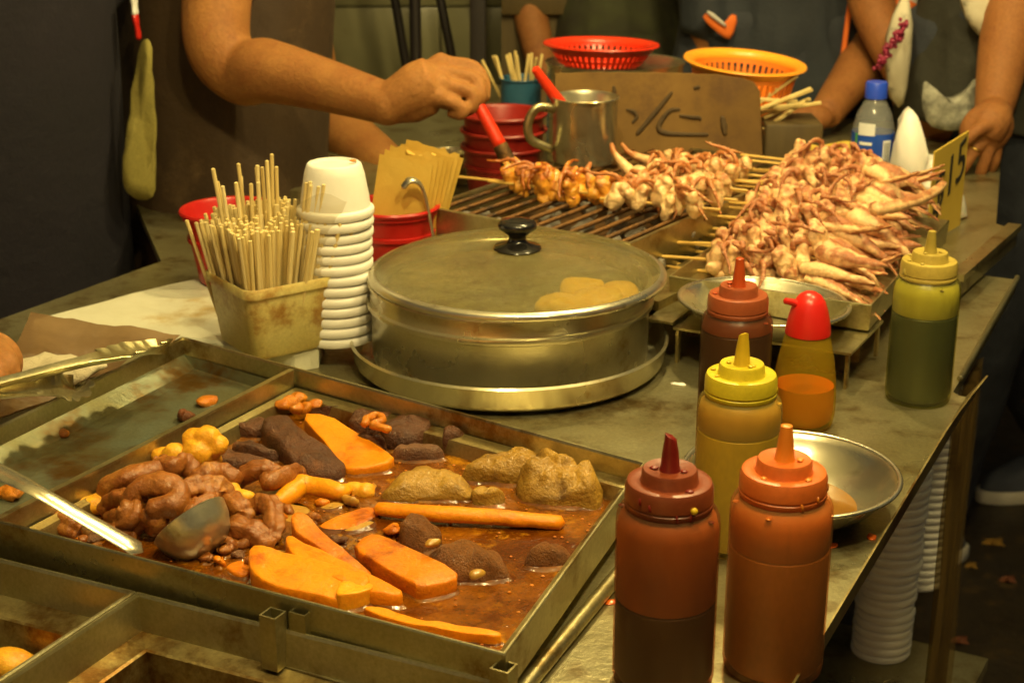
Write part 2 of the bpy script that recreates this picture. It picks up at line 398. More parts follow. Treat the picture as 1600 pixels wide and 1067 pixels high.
g = MB(); n = 40
for j in range(n+1):
    for i in range(n+1): g.v.append(Vector((-20+i, -6+j, 0)))
for j in range(n):
    for i in range(n): g.f.append((j*(n+1)+i, j*(n+1)+i+1, (j+1)*(n+1)+i+1, (j+1)*(n+1)+i))
struct('ground', g, 'asphalt')
w = MB(); w.box((0, 9.2, 2.5), (24, .3, 5)); tag(solo('rear_wall', w, 'dark_wall', 'dark building wall across the street behind the crowd', 'wall', (0, 9.2, 0)), 'dark building wall across the street behind the crowd', 'wall')

# tiled wall behind the vendor, its tiles proud of the grout
wall = thing('tiled_wall', 'greenish tiled wall behind the black poles and the vendor', 'wall', (-1.35, 3.30, 0))
part('grout_bed', MB().box((0, .06, 1.2), (2.9, .10, 2.4)), 'grout', wall, 0)
tm = MB().box((0, 0, 0), (.236, .014, .157), bev=.003).mesh('tile', 'tile', 30)
for r in range(15):
    for c_ in range(12):
        link('tile', tm, wall, (-1.44+.12+c_*.24, .006, .08+r*.16), (random.uniform(-.006, .006), 0, 0))
cab = thing('wooden_partition', 'brown wooden partition beside the tiled wall, behind the blue tub', 'partition', (.18, 3.0, 0))
part('panel', MB().box((0, .03, .9), (.40, .05, 1.8)), 'wood_brown', cab, 0)
part('rail', MB().box((.0, -.008, 1.02), (.40, .02, .07), bev=.003), 'wood_brown', cab)
part('rail', MB().box((.0, -.008, .62), (.40, .02, .07), bev=.003), 'wood_brown', cab)
def pole(pa, pb, Y, r, label, sq=False):
    a_, b_ = PY(*pa, Y), PY(*pb, Y); d = (b_-a_); up = a_-d*(1.1/d.length) if d.z < 0 else a_
    a_ = a_-d.normalized()*.9; dn = d.normalized(); t = (0-a_.z)/dn.z; b_ = a_+dn*t
    mb = MB()
    if sq: mb.box(((a_.x+b_.x)/2, Y, a_.z/2), (r*2, r*2, a_.z), bev=.003)
    else: mb.tube([a_, a_.lerp(b_, .5), b_], r, 12)
    return solo('metal_pole', mb, 'black_paint', label, 'pole', b_, 'poles in front of the tiled wall')
pole((617, 0), (637, 118), 2.9, .0085, 'thin black pole leaning at left before the tiled wall')
pole((648, 0), (654, 285), 2.8, .0105, 'upright black pole between the two leaning poles')
pole((688, 0), (706, 90), 2.9, .0085, 'thin black pole leaning behind the hand with the brush')
pole((747, 0), (747, 190), 2.75, .014, 'square dark post beside the brown wooden partition', True)

# ------------------------------------------------------------------ added canopy to bounce light, and the hanging lamps (they light the scene)
can = thing('bounce_canopy', 'unseen pale canopy added over the stall to bounce the lamp light', 'canopy', (0, 1.6, 0))
mb = MB(); n = 20
for j in range(n+1):
    for i in range(n+1):
        x, y = -2+4*i/n, -1.9+3.8*j/n
        mb.v.append(Vector((x, y, 2.62+.10*(1-(x/2)**2)-.03*sin(x*5)*sin(y*4))))
for j in range(n):
    for i in range(n): mb.f.append((j*(n+1)+i, (j+1)*(n+1)+i, (j+1)*(n+1)+i+1, j*(n+1)+i+1))
part('tarpaulin', mb, 'canopy', can, 180)
for sx in (-1, 1):
    for sy in (-1, 1): part('post', MB().tube([(sx*1.95, sy*1.85, 0), (sx*1.95, sy*1.85, 2.62)], .018, 10), 'black_paint', can)
    part('beam', MB().tube([(sx*1.95, -1.85, 2.60), (sx*1.95, 1.85, 2.60)], .014, 8), 'black_paint', can)
part('beam', MB().tube([(-1.95, 0, 2.66), (1.95, 0, 2.66)], .014, 8), 'black_paint', can)
LAMPS = [(.58, 1.34, 2.02, 'over the squid heap'), (-.04, .74, 2.04, 'over the braising tray'),
         (.24, 1.74, 1.90, 'over the grill'), (.30, .60, 1.95, 'over the sauce bottles')]
for x, y, z, wh in LAMPS:
    t = thing('hanging_lamp', 'bare warm bulb hanging '+wh, 'lamp', (x, y, z), 0, 'bulbs hanging over the stall')
    part('bulb', MB().ball((0, 0, 0), (.036, .036, .042), 20), 'bulb', t, 180)
    part('socket', MB().lathe([(0, .036), (.019, .036), (.021, .045), (.017, .085), (.006, .10), (0, .10)], 16), 'socket', t)
    part('cable', MB().tube([(0, 0, .098), (.004, .003, .35), (0, 0, 2.68-z)], .003, 6), 'socket', t)

# ------------------------------------------------------------------ counters
T = .85
re1, re0 = P(1510, 620, T), P(1240, 1067, T); e2n, e2f = P(1500, 590, T), P(1590, 432, T); e3n, e3 = P(1500, 440, .87), P(1590, 360, .87)
BL, MID, BR, FR, FL0, DIV0 = P(285, 525, .895), P(460, 575, .895), P(1010, 722, .895), P(790, 1022, .895), P(0, 815, .895), P(0, 808, .895)
FL = isect(BL, P(0, 662, .895), FL0, FR); DIV = isect(MID, DIV0, FL0, FR)
Bn = (re1-re0).normalized()
near = thing('steel_counter', 'near stainless steel counter under the sauce bottles and trays', 'counter', (0, 1.0, 0))
g0 = FL0-A*.45-B*.010; g1 = FR+A*.016-B*.010
poly = [v2(q) for q in (re1, re1-A*.95, g0, g1, g1-B*.45, re0-Bn*.42)]
part('top', MB().prism(poly, T-.012, T), 'counter', near, 0, world=True)
lip = MB(); p0, p1 = re0-Bn*.42, re1; ou = Vector((Bn.y, -Bn.x, 0)); K = 24
for i in range(K+1):
    q = p0.lerp(p1, i/K); e = .004*max(0, (i/K-.86)/.14)**2*3
    for d, z in ((-.0005, -.012), (-.0005, .0), (.004+e, .012+e), (.0055+e, .0118+e), (.001, -.012)): lip.v.append(q+ou*d+Vector((0, 0, z)))
for i in range(K):
    for k in range(4): lip.f.append((i*5+k, i*5+k+1, i*5+5+k+1, i*5+5+k))
part('lip', lip, 'steel_dirty', near, 0, world=True)
cpoly = [re1-Bn*.06-ou*.22, re1-A*.86-Bn*.06, re0-Bn*.34-ou*.16]
for q in cpoly: part('leg', MB().box((q.x, q.y, .419), (.022, .022, .836), Matrix.Rotation(ROT, 3, 'Z'), bev=.002), 'iron', near, world=True)
sh = [v2(q) for q in (re1-ou*.02+B*.42, re1-A*.8+B*.42, re1-A*.8-B*.1, re1-ou*.03-B*.1)]
part('shelf', MB().prism(sh, .335, .35), 'counter', near, 0, world=True)
far = thing('steel_counter', 'middle stainless steel counter panel beside the green sauce bottle', 'counter', (.3, 1.6, 0))
pl = [v2(q) for q in (e2n-Bn*.03, e2f, e2f-A*1.35, re1-A*.95+B*.002, re1+B*.002-A*.0)]
part('top', MB().prism(pl, T-.016, T-.004), 'counter', far, 0, world=True)
part('lip', MB().tube([e2n-Vector((0, 0, .001)), e2f-Vector((0, 0, .001))], .003, 8), 'steel', far, world=True)
for q in (e2f-A*.25-B*.05, e2f-A*1.25-B*.05): part('leg', MB().box((q.x, q.y, .417), (.022, .022, .834), Matrix.Rotation(ROT, 3, 'Z'), bev=.002), 'iron', far, world=True)
bk = thing('steel_counter', 'rear stainless steel counter carrying the price sign and white bag', 'counter', (.4, 2.0, 0))
pl = [v2(q) for q in (e3n, e3, e3+B*.02-A*.03, e3-A*.14+B*.60, e3-A*1.25+B*.60, e3n-A*1.15)]
part('top', MB().prism(pl, T+.001, .87), 'counter', bk, 0, world=True)
pl = [v2(q) for q in (e3n-A*.012, e3n+A*.004, e3+A*.004, e3-A*.012)]
part('lip', MB().prism(pl, .8702, .878), 'steel', bk, 0, world=True)
for q in (e3-A*.2+B*.52, e3-A*1.2+B*.52): part('leg', MB().box((q.x, q.y, .424), (.022, .022, .848), Matrix.Rotation(ROT, 3, 'Z'), bev=.002), 'iron', bk, world=True)

# ------------------------------------------------------------------ the big braising tray
R0 = .895; BZ = .864
tray = thing('braising_tray', 'wide steel tray frame with braised food on its right and an empty left half', 'tray', ((BL.x+FR.x)/2, (BL.y+FR.y)/2, T))
out = [v2(q) for q in (BL, BR, FR, FL)]
mb = MB(); rings(mb, [(inset(out, .014), T+.001), (inset(out, .012), T+.016), (inset(out, .0), T+.0165), (out, R0-.001), (inset(out, .0008), R0), (inset(out, .0022), R0), (inset(out, .003), R0-.002), (inset(out, .0034), R0-.017)], cap=False)
part('frame', mb, 'steel', tray, 0, world=True)
rc = [v2(q) for q in (MID, BR, FR)]+[v2(DIV)]
ix = [.0034, .0034, .0034, .002]
mb = MB(); rings(mb, [(inset(rc, [.0034, .0034, .0034, .0034]), R0-.0165), (inset(rc, [.016, .012, .012, .010]), R0-.0185), (inset(rc, [.0165, .017, .0125, .0105]), R0-.020), (inset(rc, [.020, .026, .015, .014]), R0-.040)])
part('inner_pan', mb, 'steel_dirty', tray, 0, world=True)
q0, q1 = inset(rc, [.012, .0036, .010, .01]), inset(rc, [.012, .0185, .010, .01])
mb = MB(); K = 40
for i in range(K+1):
    t = i/K; a_ = Vector((*q0[1].lerp(q0[2], t), 0)); b_ = Vector((*q1[1].lerp(q1[2], t), 0))
    for k in range(7):
        s_ = k/6; p_ = a_.lerp(b_, s_); p_.z = R0-.004-.029*s_**.8+noise.noise(p_*160)*.0018+.0012; mb.v.append(p_)
for i in range(K):
    for k in range(6): mb.f.append((i*7+k, i*7+k+1, i*7+8+k, i*7+7+k))
part('crusted_side', mb, 'tray_crust', tray, 180, world=True, label='inner right side crusted with orange dried sauce')
lc = [v2(q) for q in (BL, MID)]+[v2(DIV), v2(FL)]
mb = MB(); rings(mb, [(inset(lc, .0034), R0-.0165), (inset(lc, [.006, .007, .006, .020]), R0-.0265), (inset(lc, [.009, .012, .009, .03]), R0-.028)])
part('empty_floor', mb, 'steel_floor', tray, 0, world=True, label='empty floor stained with brown sauce')
d_ = Vector((MID.x-DIV.x, MID.y-DIV.y, 0)); dl = d_.length; dn = d_.normalized(); dp = Vector((-dn.y, dn.x, 0))
mb = MB(); c0 = Vector((DIV.x, DIV.y, 0))+dn*.003
for w_, z0, z1 in ((.0016, R0-.034, R0-.002), (.0026, R0-.002, R0+.0005)):
    pl = [v2(c0+dp*w_), v2(c0-dp*w_), v2(c0+dn*(dl-.007)-dp*w_), v2(c0+dn*(dl-.007)+dp*w_)]; mb.prism(pl, z0, z1)
part('divider', mb, 'steel', tray, 0, world=True)
# broth: a finely divided sheet with slight swells
bp = inset(rc, [.0175, .019, .0128, .011]); mb = MB(); n = 60
for j in range(n+1):
    for i in range(n+1):
        p_ = bp[3].lerp(bp[0], j/n).lerp(bp[2].lerp(bp[1], j/n), i/n); q = Vector((p_.x, p_.y, 0))
        mb.v.append(Vector((p_.x, p_.y, BZ+.0007*noise.noise(q*60)+.0005*noise.noise(q*150))))
for j in range(n):
    for i in range(n): mb.f.append((j*(n+1)+i, j*(n+1)+i+1, (j+1)*(n+1)+i+1, (j+1)*(n+1)+i))
o = solo('broth', mb, 'broth', 'dark reddish brown oily broth filling the braising tray', 'broth', (bp[0].x, bp[0].y, BZ), smooth=180); o['kind'] = 'stuff'

for (px, py), lb in zip([(432, 953), (478, 948), (787, 1040)], ['left one of the two square tube posts in front of the braising tray', 'right one of the two square tube posts, close against the tray front', 'square tube post at the near right corner of the braising tray']):
    q = P(px, py, .888); mb = MB(); M3 = Matrix.Rotation(ROT, 2); h = .0062
    sq = lambda r: [Vector((q.x, q.y))+M3 @ Vector(k) for k in ((-r, -r), (r, -r), (r, r), (-r, r))]
    if px < 700: q = q-B*.004
    rings(mb, [(sq(h), T), (sq(h), .888), (sq(h-.0012), .888), (sq(h-.0012), .865)])
    solo('square_tube_post', mb, 'steel', lb, 'post', (q.x, q.y, T), 'square steel tube posts by the braising tray', 0)
a_, b_ = P(800, 1110, T), P(975, 897, T)
solo('steel_pipe', MB().tube([a_+Vector((0, 0, .006)), b_+Vector((0, 0, .006))], .0055, 12), 'steel', 'thin steel pipe lying on the counter along the tray side', 'pipe', a_)

# ------------------------------------------------------------------ lower pans in the left foreground
def low_pan(quad, z, label, wall_h, ledge, depth, floor_m):
    c_ = sum((Vector(q) for q in quad), Vector((0, 0)))/4
    t = thing('sunken_pan', label, 'pan', (c_.x, c_.y, z-wall_h-depth), 0, 'sunken pans before the braising tray')
    mb = MB(); rings(mb, [(inset(quad, .004), z-wall_h-depth-.002), (inset(quad, .002), z-wall_h-.004), (quad, z-.008), (quad, z-.001), (inset(quad, .0008), z), (inset(quad, .0024), z), (inset(quad, .0032), z-.002), (inset(quad, .005), z-wall_h)], cap=False)
    part('rim_wall', mb, 'steel', t, 0, world=True)
    mb = MB(); rings(mb, [(inset(quad, .0049), z-wall_h+.0005), (inset(quad, .005+ledge), z-wall_h-.002), (inset(quad, .0056+ledge), z-wall_h), (inset(quad, .0075+ledge), z-wall_h-.001), (inset(quad, .012+ledge), z-wall_h-depth)])
    part('basin', mb, floor_m, t, 0, world=True)
    return t
pz = .875
k0, k1 = P(0, 870, pz), P(800, 1067, pz); kd = (k1-k0).normalized(); kn = Vector((-kd.y, kd.x, 0))
cdiv = P(197, 934, pz); t_ = (cdiv-k0).dot(kd)
pr = [k0+kd*(t_+.0006), k0+kd*(t_+.50), k0+kd*(t_+.50)-kn*.36, k0+kd*(t_+.0006)-kn*.36-kd*.012]
plq = [k0+kd*(t_-.34), k0+kd*(t_-.0006), k0+kd*(t_-.0006)-kn*.36-kd*.012, k0+kd*(t_-.34)-kn*.36]
low_pan([Vector(v2(q)) for q in pr], pz, 'right sunken pan in the foreground with a steel ledge inside', .027, .016, .06, 'steel_dirty')
low_pan([Vector(v2(q)) for q in plq], pz, 'left sunken pan in the foreground stained with brown sauce', .027, .022, .05, 'steel_dirty')

# ------------------------------------------------------------------ braised food
def z3(l, ox=0, oy=533, k=2.0): return [(x/k+ox, y/k+oy) for x, y in l]
MEN = []
def puck(pxpoly, h, prof='slab', zb=BZ, tilt=(0, 0), amp=.0006, freq=120, it=2, seed=0, bend=0, wob=.0012):
    """a cut piece of food: plan outline given by the photograph, thickness h above the broth"""
    y0_, y1_ = min(y for x, y in pxpoly), max(y for x, y in pxpoly)
    pl = chaikin([P(x, y, zb+h*(.8 if prof == 'dome' else .95)*min(1, 1.25*(1-(y-y0_)/(y1_-y0_)))).to_2d() for x, y in pxpoly], it); n = len(pl)
    if zb == BZ: MEN.append(pl)
    c = sum(pl, Vector((0, 0)))/n; R = max((p-c).length for p in pl)
    if prof == 'slab': rs = [(.3, 1), (.55, 1), (.75, 1), (.90, 1), (.965, .985), (.988, .94), (1.0, .82), (1.004, .4), (.995, -.3), (.95, -1.0)]
    elif prof == 'meat': rs = [(.15, 1), (.3, 1), (.45, .99), (.6, .98), (.75, .96), (.87, .9), (.95, .75), (.99, .5), (1.0, .2), (.98, -.3), (.9, -.9)]
    else: rs = [(.12, 1), (.25, 1), (.4, .98), (.55, .94), (.68, .87), (.78, .78), (.86, .66), (.93, .48), (.98, .24), (1.0, 0), (.98, -.3), (.8, -.7)]
    mb = MB(); mb.v.append(Vector((c.x, c.y, zb+h+tilt[0]*0)))
    for f, zf in rs:
        for i, p in enumerate(pl):
            q = c+(p-c)*f; d = q-c
            z = zb+(h*zf if zf >= 0 else .009*zf)
            if zf > .3: z += noise.noise(Vector((q.x*48+seed, q.y*48, seed)))*h*(.16 if prof == 'slab' else .26)*zf+noise.noise(Vector((q.x*130+seed, q.y*130, 1)))*(.0003 if prof == 'slab' else .0011)
            if zf > 0: z += (tilt[0]*d.x+tilt[1]*d.y+bend*(d.length/R)**2)*min(1, zf+.2)
            v = Vector((q.x, q.y, z)); e = noise.noise_vector(v*freq+Vector((seed*5, seed, 0)))
            e2 = noise.noise_vector(v*freq*.35+Vector((seed, 3, seed)))
            v += e*amp+e2*(wob if f > .8 else wob*.7); mb.v.append(v)
    for i in range(n): mb.f.append((0, 1+i, 1+(i+1) % n))
    for k in range(len(rs)-1):
        for i in range(n): mb.f.append((1+k*n+i, 1+(k+1)*n+i, 1+(k+1)*n+(i+1) % n, 1+k*n+(i+1) % n))
    return mb, (c.x, c.y, zb)
def food(name, poly, h, m, label, cat, group=None, sub=1, **k):
    mb, c = puck(poly, h, **k)
    o = solo(name, mb, m, label, cat, c, group, smooth=60 if k.get('prof', 'slab') == 'slab' else 180)
    return o
G1 = 'orange dyed slabs in the braising tray'
food('orange_slab', [(468, 655), (512, 656), (556, 680), (600, 710), (622, 733), (560, 744), (537, 742), (524, 722), (500, 690)], .011, 'orange_slab', 'bright orange slab lying between the dark liver slices at the back', 'braised slab', G1, tilt=(0, .10), seed=1, it=1, amp=.0003)
food('orange_slab', z3([(905, 572), (930, 562), (965, 568), (1010, 610), (1090, 675), (1170, 742), (1150, 752), (1060, 712), (990, 665), (915, 605)]), .013, 'orange_deep', 'narrow curved orange strip behind the two stacked orange strips', 'braised slab', G1, tilt=(-.1, .12), seed=2)
food('orange_slab', z3([(1095, 648), (1150, 602), (1195, 602), (1300, 665), (1425, 748), (1425, 782), (1310, 815), (1290, 800), (1190, 725)]), .0125, 'orange_deep', 'thick orange block with a torn near end in the tray centre', 'braised slab', G1, seed=3, amp=.0007, it=1, wob=.0018)
food('orange_slab', z3([(885, 612), (950, 640), (1100, 720), (1255, 806), (1260, 832), (1190, 832), (1060, 790), (900, 680)]), .013, 'orange_slab', 'long orange strip lying under the large orange sheet', 'braised slab', G1, tilt=(0, .1), seed=4)
food('orange_slab', z3([(778, 655), (830, 656), (895, 672), (1000, 690), (1110, 735), (1165, 758), (1140, 815), (1085, 848), (985, 822), (880, 796), (800, 762), (776, 705)]), .014, 'orange_slab', 'large thin orange sheet against the front wall of the tray', 'braised slab', G1, tilt=(-.02, .12), seed=5, it=1, amp=.0004)
food('orange_slab', z3([(1075, 745), (1130, 738), (1175, 765), (1150, 812), (1085, 846), (1040, 835)]), .0122, 'orange_pale', 'pale translucent orange flap folded at the end of the large sheet', 'braised slab', G1, seed=6)
food('orange_slab', z3([(1120, 832), (1180, 828), (1290, 878), (1420, 900), (1570, 928), (1560, 955), (1400, 928), (1250, 890)]), .008, 'orange_slab', 'orange strip half sunk along the front wall of the tray', 'braised slab', G1, seed=7)
food('orange_slab', z3([(975, 585), (1060, 540), (1150, 512), (1205, 530), (1130, 580), (1060, 600)]), .0025, 'orange_deep', 'orange brown slab almost sunk in the broth in mid tray', 'braised slab', G1, seed=8, prof='meat')
food('orange_slab', z3([(690, 700), (770, 670), (790, 740), (740, 745)]), .004, 'orange_deep', 'orange scrap of slab beside the ladle bowl', 'braised slab', G1, seed=9, prof='meat')
# long bar
pts = [P(590, 795, BZ+.006), P(680, 802, BZ+.008), P(780, 808, BZ+.007), P(876, 817, BZ+.004)]
mb = MB().tube(pts, [.006, .0075, .0072, .0066], 12, 8, flat=.8).jitter(.0006, 90, 3)
solo('orange_bar', mb, 'orange_slab', 'long straight orange bar floating in front of the olive gizzard', 'braised bar', pts[1], smooth=180)
mb = MB().tube(z_ := [P(x, y, BZ+.004) for x, y in ((420, 785), (445, 778), (470, 760), (500, 762), (530, 770), (545, 764))], [.004, .008, .0095, .008, .007, .004], 12, 6).jitter(.0016, 90, 5)
solo('orange_roll', mb, 'orange_pale', 'lumpy yellow orange roll in front of the long liver slice', 'braised roll', z_[2], smooth=180)
GL = 'dark liver slices in the braising tray'
def meat(poly, h, label, m='liver', group=GL, name='liver_slice', cat='liver slice', seed=0, prof='meat', amp=.0012, **k):
    food(name, z3(poly), h, m, label, cat, group, prof=prof, amp=amp, seed=seed, freq=150, **k)
meat([(735, 262), (770, 240), (825, 232), (850, 290), (820, 308), (740, 306)], .012, 'squarish dark liver slice at the back left of the long slice', seed=11)
meat([(810, 250), (850, 226), (905, 232), (960, 300), (1060, 362), (1086, 410), (1060, 440), (985, 440), (930, 425), (895, 385), (860, 320), (820, 282)], .017, 'longest dark liver slice, rounded at its near end', seed=12, tilt=(-.05, .05))
meat([(715, 315), (755, 300), (810, 318), (872, 352), (875, 382), (810, 368), (735, 335)], .013, 'thin liver slice standing on edge left of the longest slice', seed=13)
meat([(668, 352), (700, 330), (760, 350), (838, 372), (845, 395), (790, 418), (700, 415), (663, 396)], .012, 'flat brown liver slice nearest the brown intestines', seed=14)
meat([(1090, 240), (1130, 203), (1235, 212), (1222, 256), (1150, 300), (1085, 275)], .015, 'dark liver piece behind the orange slab at the far wall', seed=15, amp=.0018)
meat([(1180, 300), (1215, 240), (1280, 203), (1345, 235), (1362, 290), (1270, 345), (1210, 345)], .018, 'peaked dark liver piece by the far wall of the tray', seed=16, amp=.0018)
meat([(1100, 280), (1160, 290), (1215, 330), (1190, 350), (1140, 320)], .015, 'small split liver piece beside the bright orange slab', seed=17)
meat([(1220, 352), (1260, 320), (1320, 310), (1392, 338), (1385, 366), (1300, 378), (1228, 374)], .011, 'pale purplish liver slice half sunk at the right', 'liver_pale', seed=18)
meat([(1378, 305), (1400, 262), (1445, 265), (1460, 310), (1430, 350), (1390, 330)], .022, 'dark knobbly liver end at the right of the group', seed=19, amp=.003, prof='dome')
meat([(950, 215), (1010, 203), (1082, 212), (1080, 244), (1000, 246)], .012, 'dark liver strip at the far corner behind the long slice', seed=20)
GO = 'orange crumbs of meat by the far corner'
for i, (x, y, r) in enumerate([(885, 200, .006), (905, 190, .008), (930, 182, .008), (925, 212, .006), (985, 198, .006), (955, 208, .0055)]):
    c = P(*z3([(x, y)])[0], BZ+.012); mb = MB().ball(c, (r, r*.9, r*.8), 14).jitter(.0035, 130, i)
    solo('meat_crumb', mb, 'scrap', ['leftmost orange crumb of meat in the far corner, against the divider', 'biggest orange crumb of meat in the far corner', 'rearmost orange crumb of meat in the far corner', 'front orange crumb of meat in the far corner', 'rightmost orange crumb of meat in the far corner', 'small orange crumb of meat between the bigger ones in the far corner'][i], 'meat crumb', c, GO, 180)
mb = MB().tube([P(*z3([q])[0], BZ+.024) for q in ((1140, 260), (1150, 240), (1185, 232), (1195, 250), (1165, 262), (1215, 276))], .0035, 8, 5).jitter(.0012, 160, 4)
solo('meat_crumb', mb, 'scrap', 'orange shred of meat lying on top of the far dark liver', 'meat crumb', P(580, 655, BZ+.02), smooth=180)
# gizzards
GG = 'olive brown gizzards in the braising tray'
k2 = lambda l: [(x/3.557+560, y/3.557+600) for x, y in l]
def gizz(poly, h, label, m, seed, folds=0, dirn=(1, 0), name='gizzard', cat='gizzard', group=GG, amp=.002, pit=0):
    mb, c = puck(poly, h, prof='dome', amp=amp, freq=85, seed=seed, wob=.0028)
    for v in mb.v:
        if v.z > BZ+h*.1:
            lb_ = noise.noise(v*42+Vector((0, seed*3, 0))); v.z -= h*.34*max(0, .16-abs(lb_))/.16*min(1, (v.z-BZ)/h*1.4)*(.9 if pit else .4); v.z += h*.10*noise.noise(v*90+Vector((seed, 2, 1)))
        if v.z > BZ:
            s_ = (v.x*dirn[0]+v.y*dirn[1]); k_ = (v.z-BZ)/h
            v.z += folds*(abs(sin(s_*330+2*noise.noise(v*40)))**.6-.6)*min(1, k_*2)
            nn = noise.noise(v*70+Vector((seed, 0, 0)))
            if pit and nn > .15: v.z -= pit*min(1, (nn-.15)*6)*k_
    solo(name, mb, m, label, cat, c, group, 180)
gizz(k2([(115, 660), (125, 570), (280, 450), (430, 430), (560, 490), (650, 560), (640, 650), (500, 640), (330, 650)]), .016, 'fan shaped olive gizzard slice with ridges, left of the big one', 'gizzard', 3, .0015, (.9, -.5))
gizz(k2([(560, 500), (600, 430), (720, 395), (900, 355), (1010, 340), (1090, 470), (1000, 560), (860, 570), (760, 545), (640, 540)]), .019, 'neck of the big olive gizzard', 'gizzard', 4, .001, (.3, .9))
gizz(k2([(860, 560), (880, 440), (960, 355), (1060, 345), (1170, 395), (1290, 450), (1355, 540), (1350, 685), (1250, 690), (1090, 690), (980, 650)]), .030, 'biggest lumpy olive gizzard with a torn right side', 'gizzard', 5, .0010, (.7, .7), amp=.003, pit=.006)
gizz(k2([(615, 640), (680, 560), (760, 570), (830, 620), (780, 680), (660, 690)]), .014, 'small crumbly green brown gizzard scrap between two gizzards', 'gizzard', 6, 0, amp=.004)
gizz(k2([(210, 850), (250, 700), (330, 710), (430, 790), (480, 860), (420, 930), (320, 940)]), .020, 'dark brown tripe lobe at the far end of the brown tripe', 'tripe_brown', 7, 0, name='tripe', cat='tripe', group='brown tripe in the tray')
gizz(k2([(360, 940), (400, 870), (520, 860), (680, 880), (800, 910), (850, 1000), (840, 1050), (760, 1100), (600, 1110), (470, 1060)]), .019, 'long brown velvety tripe piece with pale flecks', 'tripe_brown', 8, 0, name='tripe', cat='tripe', group='brown tripe in the tray', amp=.0022)
gizz(k2([(905, 1010), (960, 900), (1060, 868), (1170, 905), (1215, 970), (1060, 1035)]), .015, 'dark brown tripe dome alone near the right wall', 'tripe_brown', 9, 0, name='tripe', cat='tripe', group='brown tripe in the tray')
for i, pl in enumerate([[(355, 850), (400, 830), (490, 870), (440, 890), (380, 880)], [(620, 1020), (660, 1010), (700, 1060), (650, 1075)]]):
    mb, c = puck(k2(pl), .002, zb=BZ+(.024, .022)[i], amp=.001); mb = MB().ball((c[0], c[1], BZ+(.0225, .021)[i]), (.006, .004, .003), 14, Matrix.Rotation(.6, 3, 'Z')).jitter(.0012, 160, i); solo('fat_fleck', mb, 'onion', ['pale fat fleck on the far lobe of the brown tripe', 'pale fat fleck on the near flank of the brown tripe'][i], 'fat fleck', c)
# intestines
GI = 'brown curled intestines heaped at the left of the tray'
INT = [
 ([(325, 510, .004), (345, 460, .018), (400, 432, .026), (480, 412, .026), (560, 398, .018)], .0085),
 ([(480, 408, .022), (505, 382, .028), (535, 392, .03), (560, 378, .028), (600, 405, .020), (640, 440, .010)], .0078),
 ([(425, 568, .008), (420, 500, .024), (452, 458, .034), (520, 452, .036), (560, 478, .032), (540, 512, .028), (470, 524, .026)], .0086),
 ([(325, 530, .010), (358, 490, .022), (405, 498, .024), (408, 540, .020), (365, 562, .010), (340, 555, .004)], .0078),
 ([(420, 590, .004), (452, 552, .016), (492, 560, .016), (478, 592, .006)], .0072),
 ([(560, 478, .026), (610, 455, .028), (660, 450, .026), (692, 470, .020), (660, 505, .014), (640, 530, .006)], .0080),
 ([(525, 556, .010), (565, 530, .020), (615, 542, .020), (600, 578, .008)], .0085),
 ([(600, 432, .022), (645, 412, .026), (690, 408, .024), (725, 430, .018), (690, 452, .012)], .0074),
 ([(735, 450, .004), (770, 418, .016), (825, 395, .022), (862, 418, .016), (835, 436, .016), (880, 422, .016), (925, 408, .010), (945, 432, .003)], .0068),
 ([(690, 485, .012), (735, 505, .016), (755, 540, .010), (735, 575, .004)], .0080),
 ([(790, 518, .010), (828, 500, .016), (852, 530, .014), (858, 580, .010), (842, 622, .004)], .0074),
 ([(330, 590, .002), (370, 572, .010), (400, 585, .008), (420, 600, .002)], .0080),
 ([(700, 612, .002), (745, 585, .010), (800, 600, .009), (835, 640, .002)], .0085),
 ([(590, 500, .016), (612, 520, .020), (650, 500, .020), (640, 470, .024)], .0070),
 ([(140, 575, .002), (175, 565, .006), (215, 582, .006), (240, 600, .001)], .0080),
 ([(440, 430, .020), (470, 470, .020), (520, 490, .020), (545, 540, .012)], .0085),
 ([(620, 640, .001), (680, 620, .004), (730, 640, .004)], .0065),
]
WHERE = ['long upper intestine at the back of the heap', 'bulging intestine under the yellow roe at the heap top', 'biggest looped intestine in the middle of the heap', 'curled intestine at the left end of the heap', 'small bent intestine at the heap foot near the ladle handle', 'intestine curling behind the ladle bowl rim', 'short thick intestine just left of the ladle bowl', 'intestine folded below the flat brown liver slice', 'tan ring shaped intestine beside the long liver slice', 'intestine peeping out right of the ladle bowl', 'dark intestine curl right of the ladle, nearest the orange strips', 'short intestine under the ladle handle', 'wrinkled intestine sunk in front of the orange strips', 'intestine knot in the middle right of the heap', 'intestine lying at the far left wall corner', 'intestine sagging under the biggest loop', 'flat intestine scrap beside the ladle bowl']
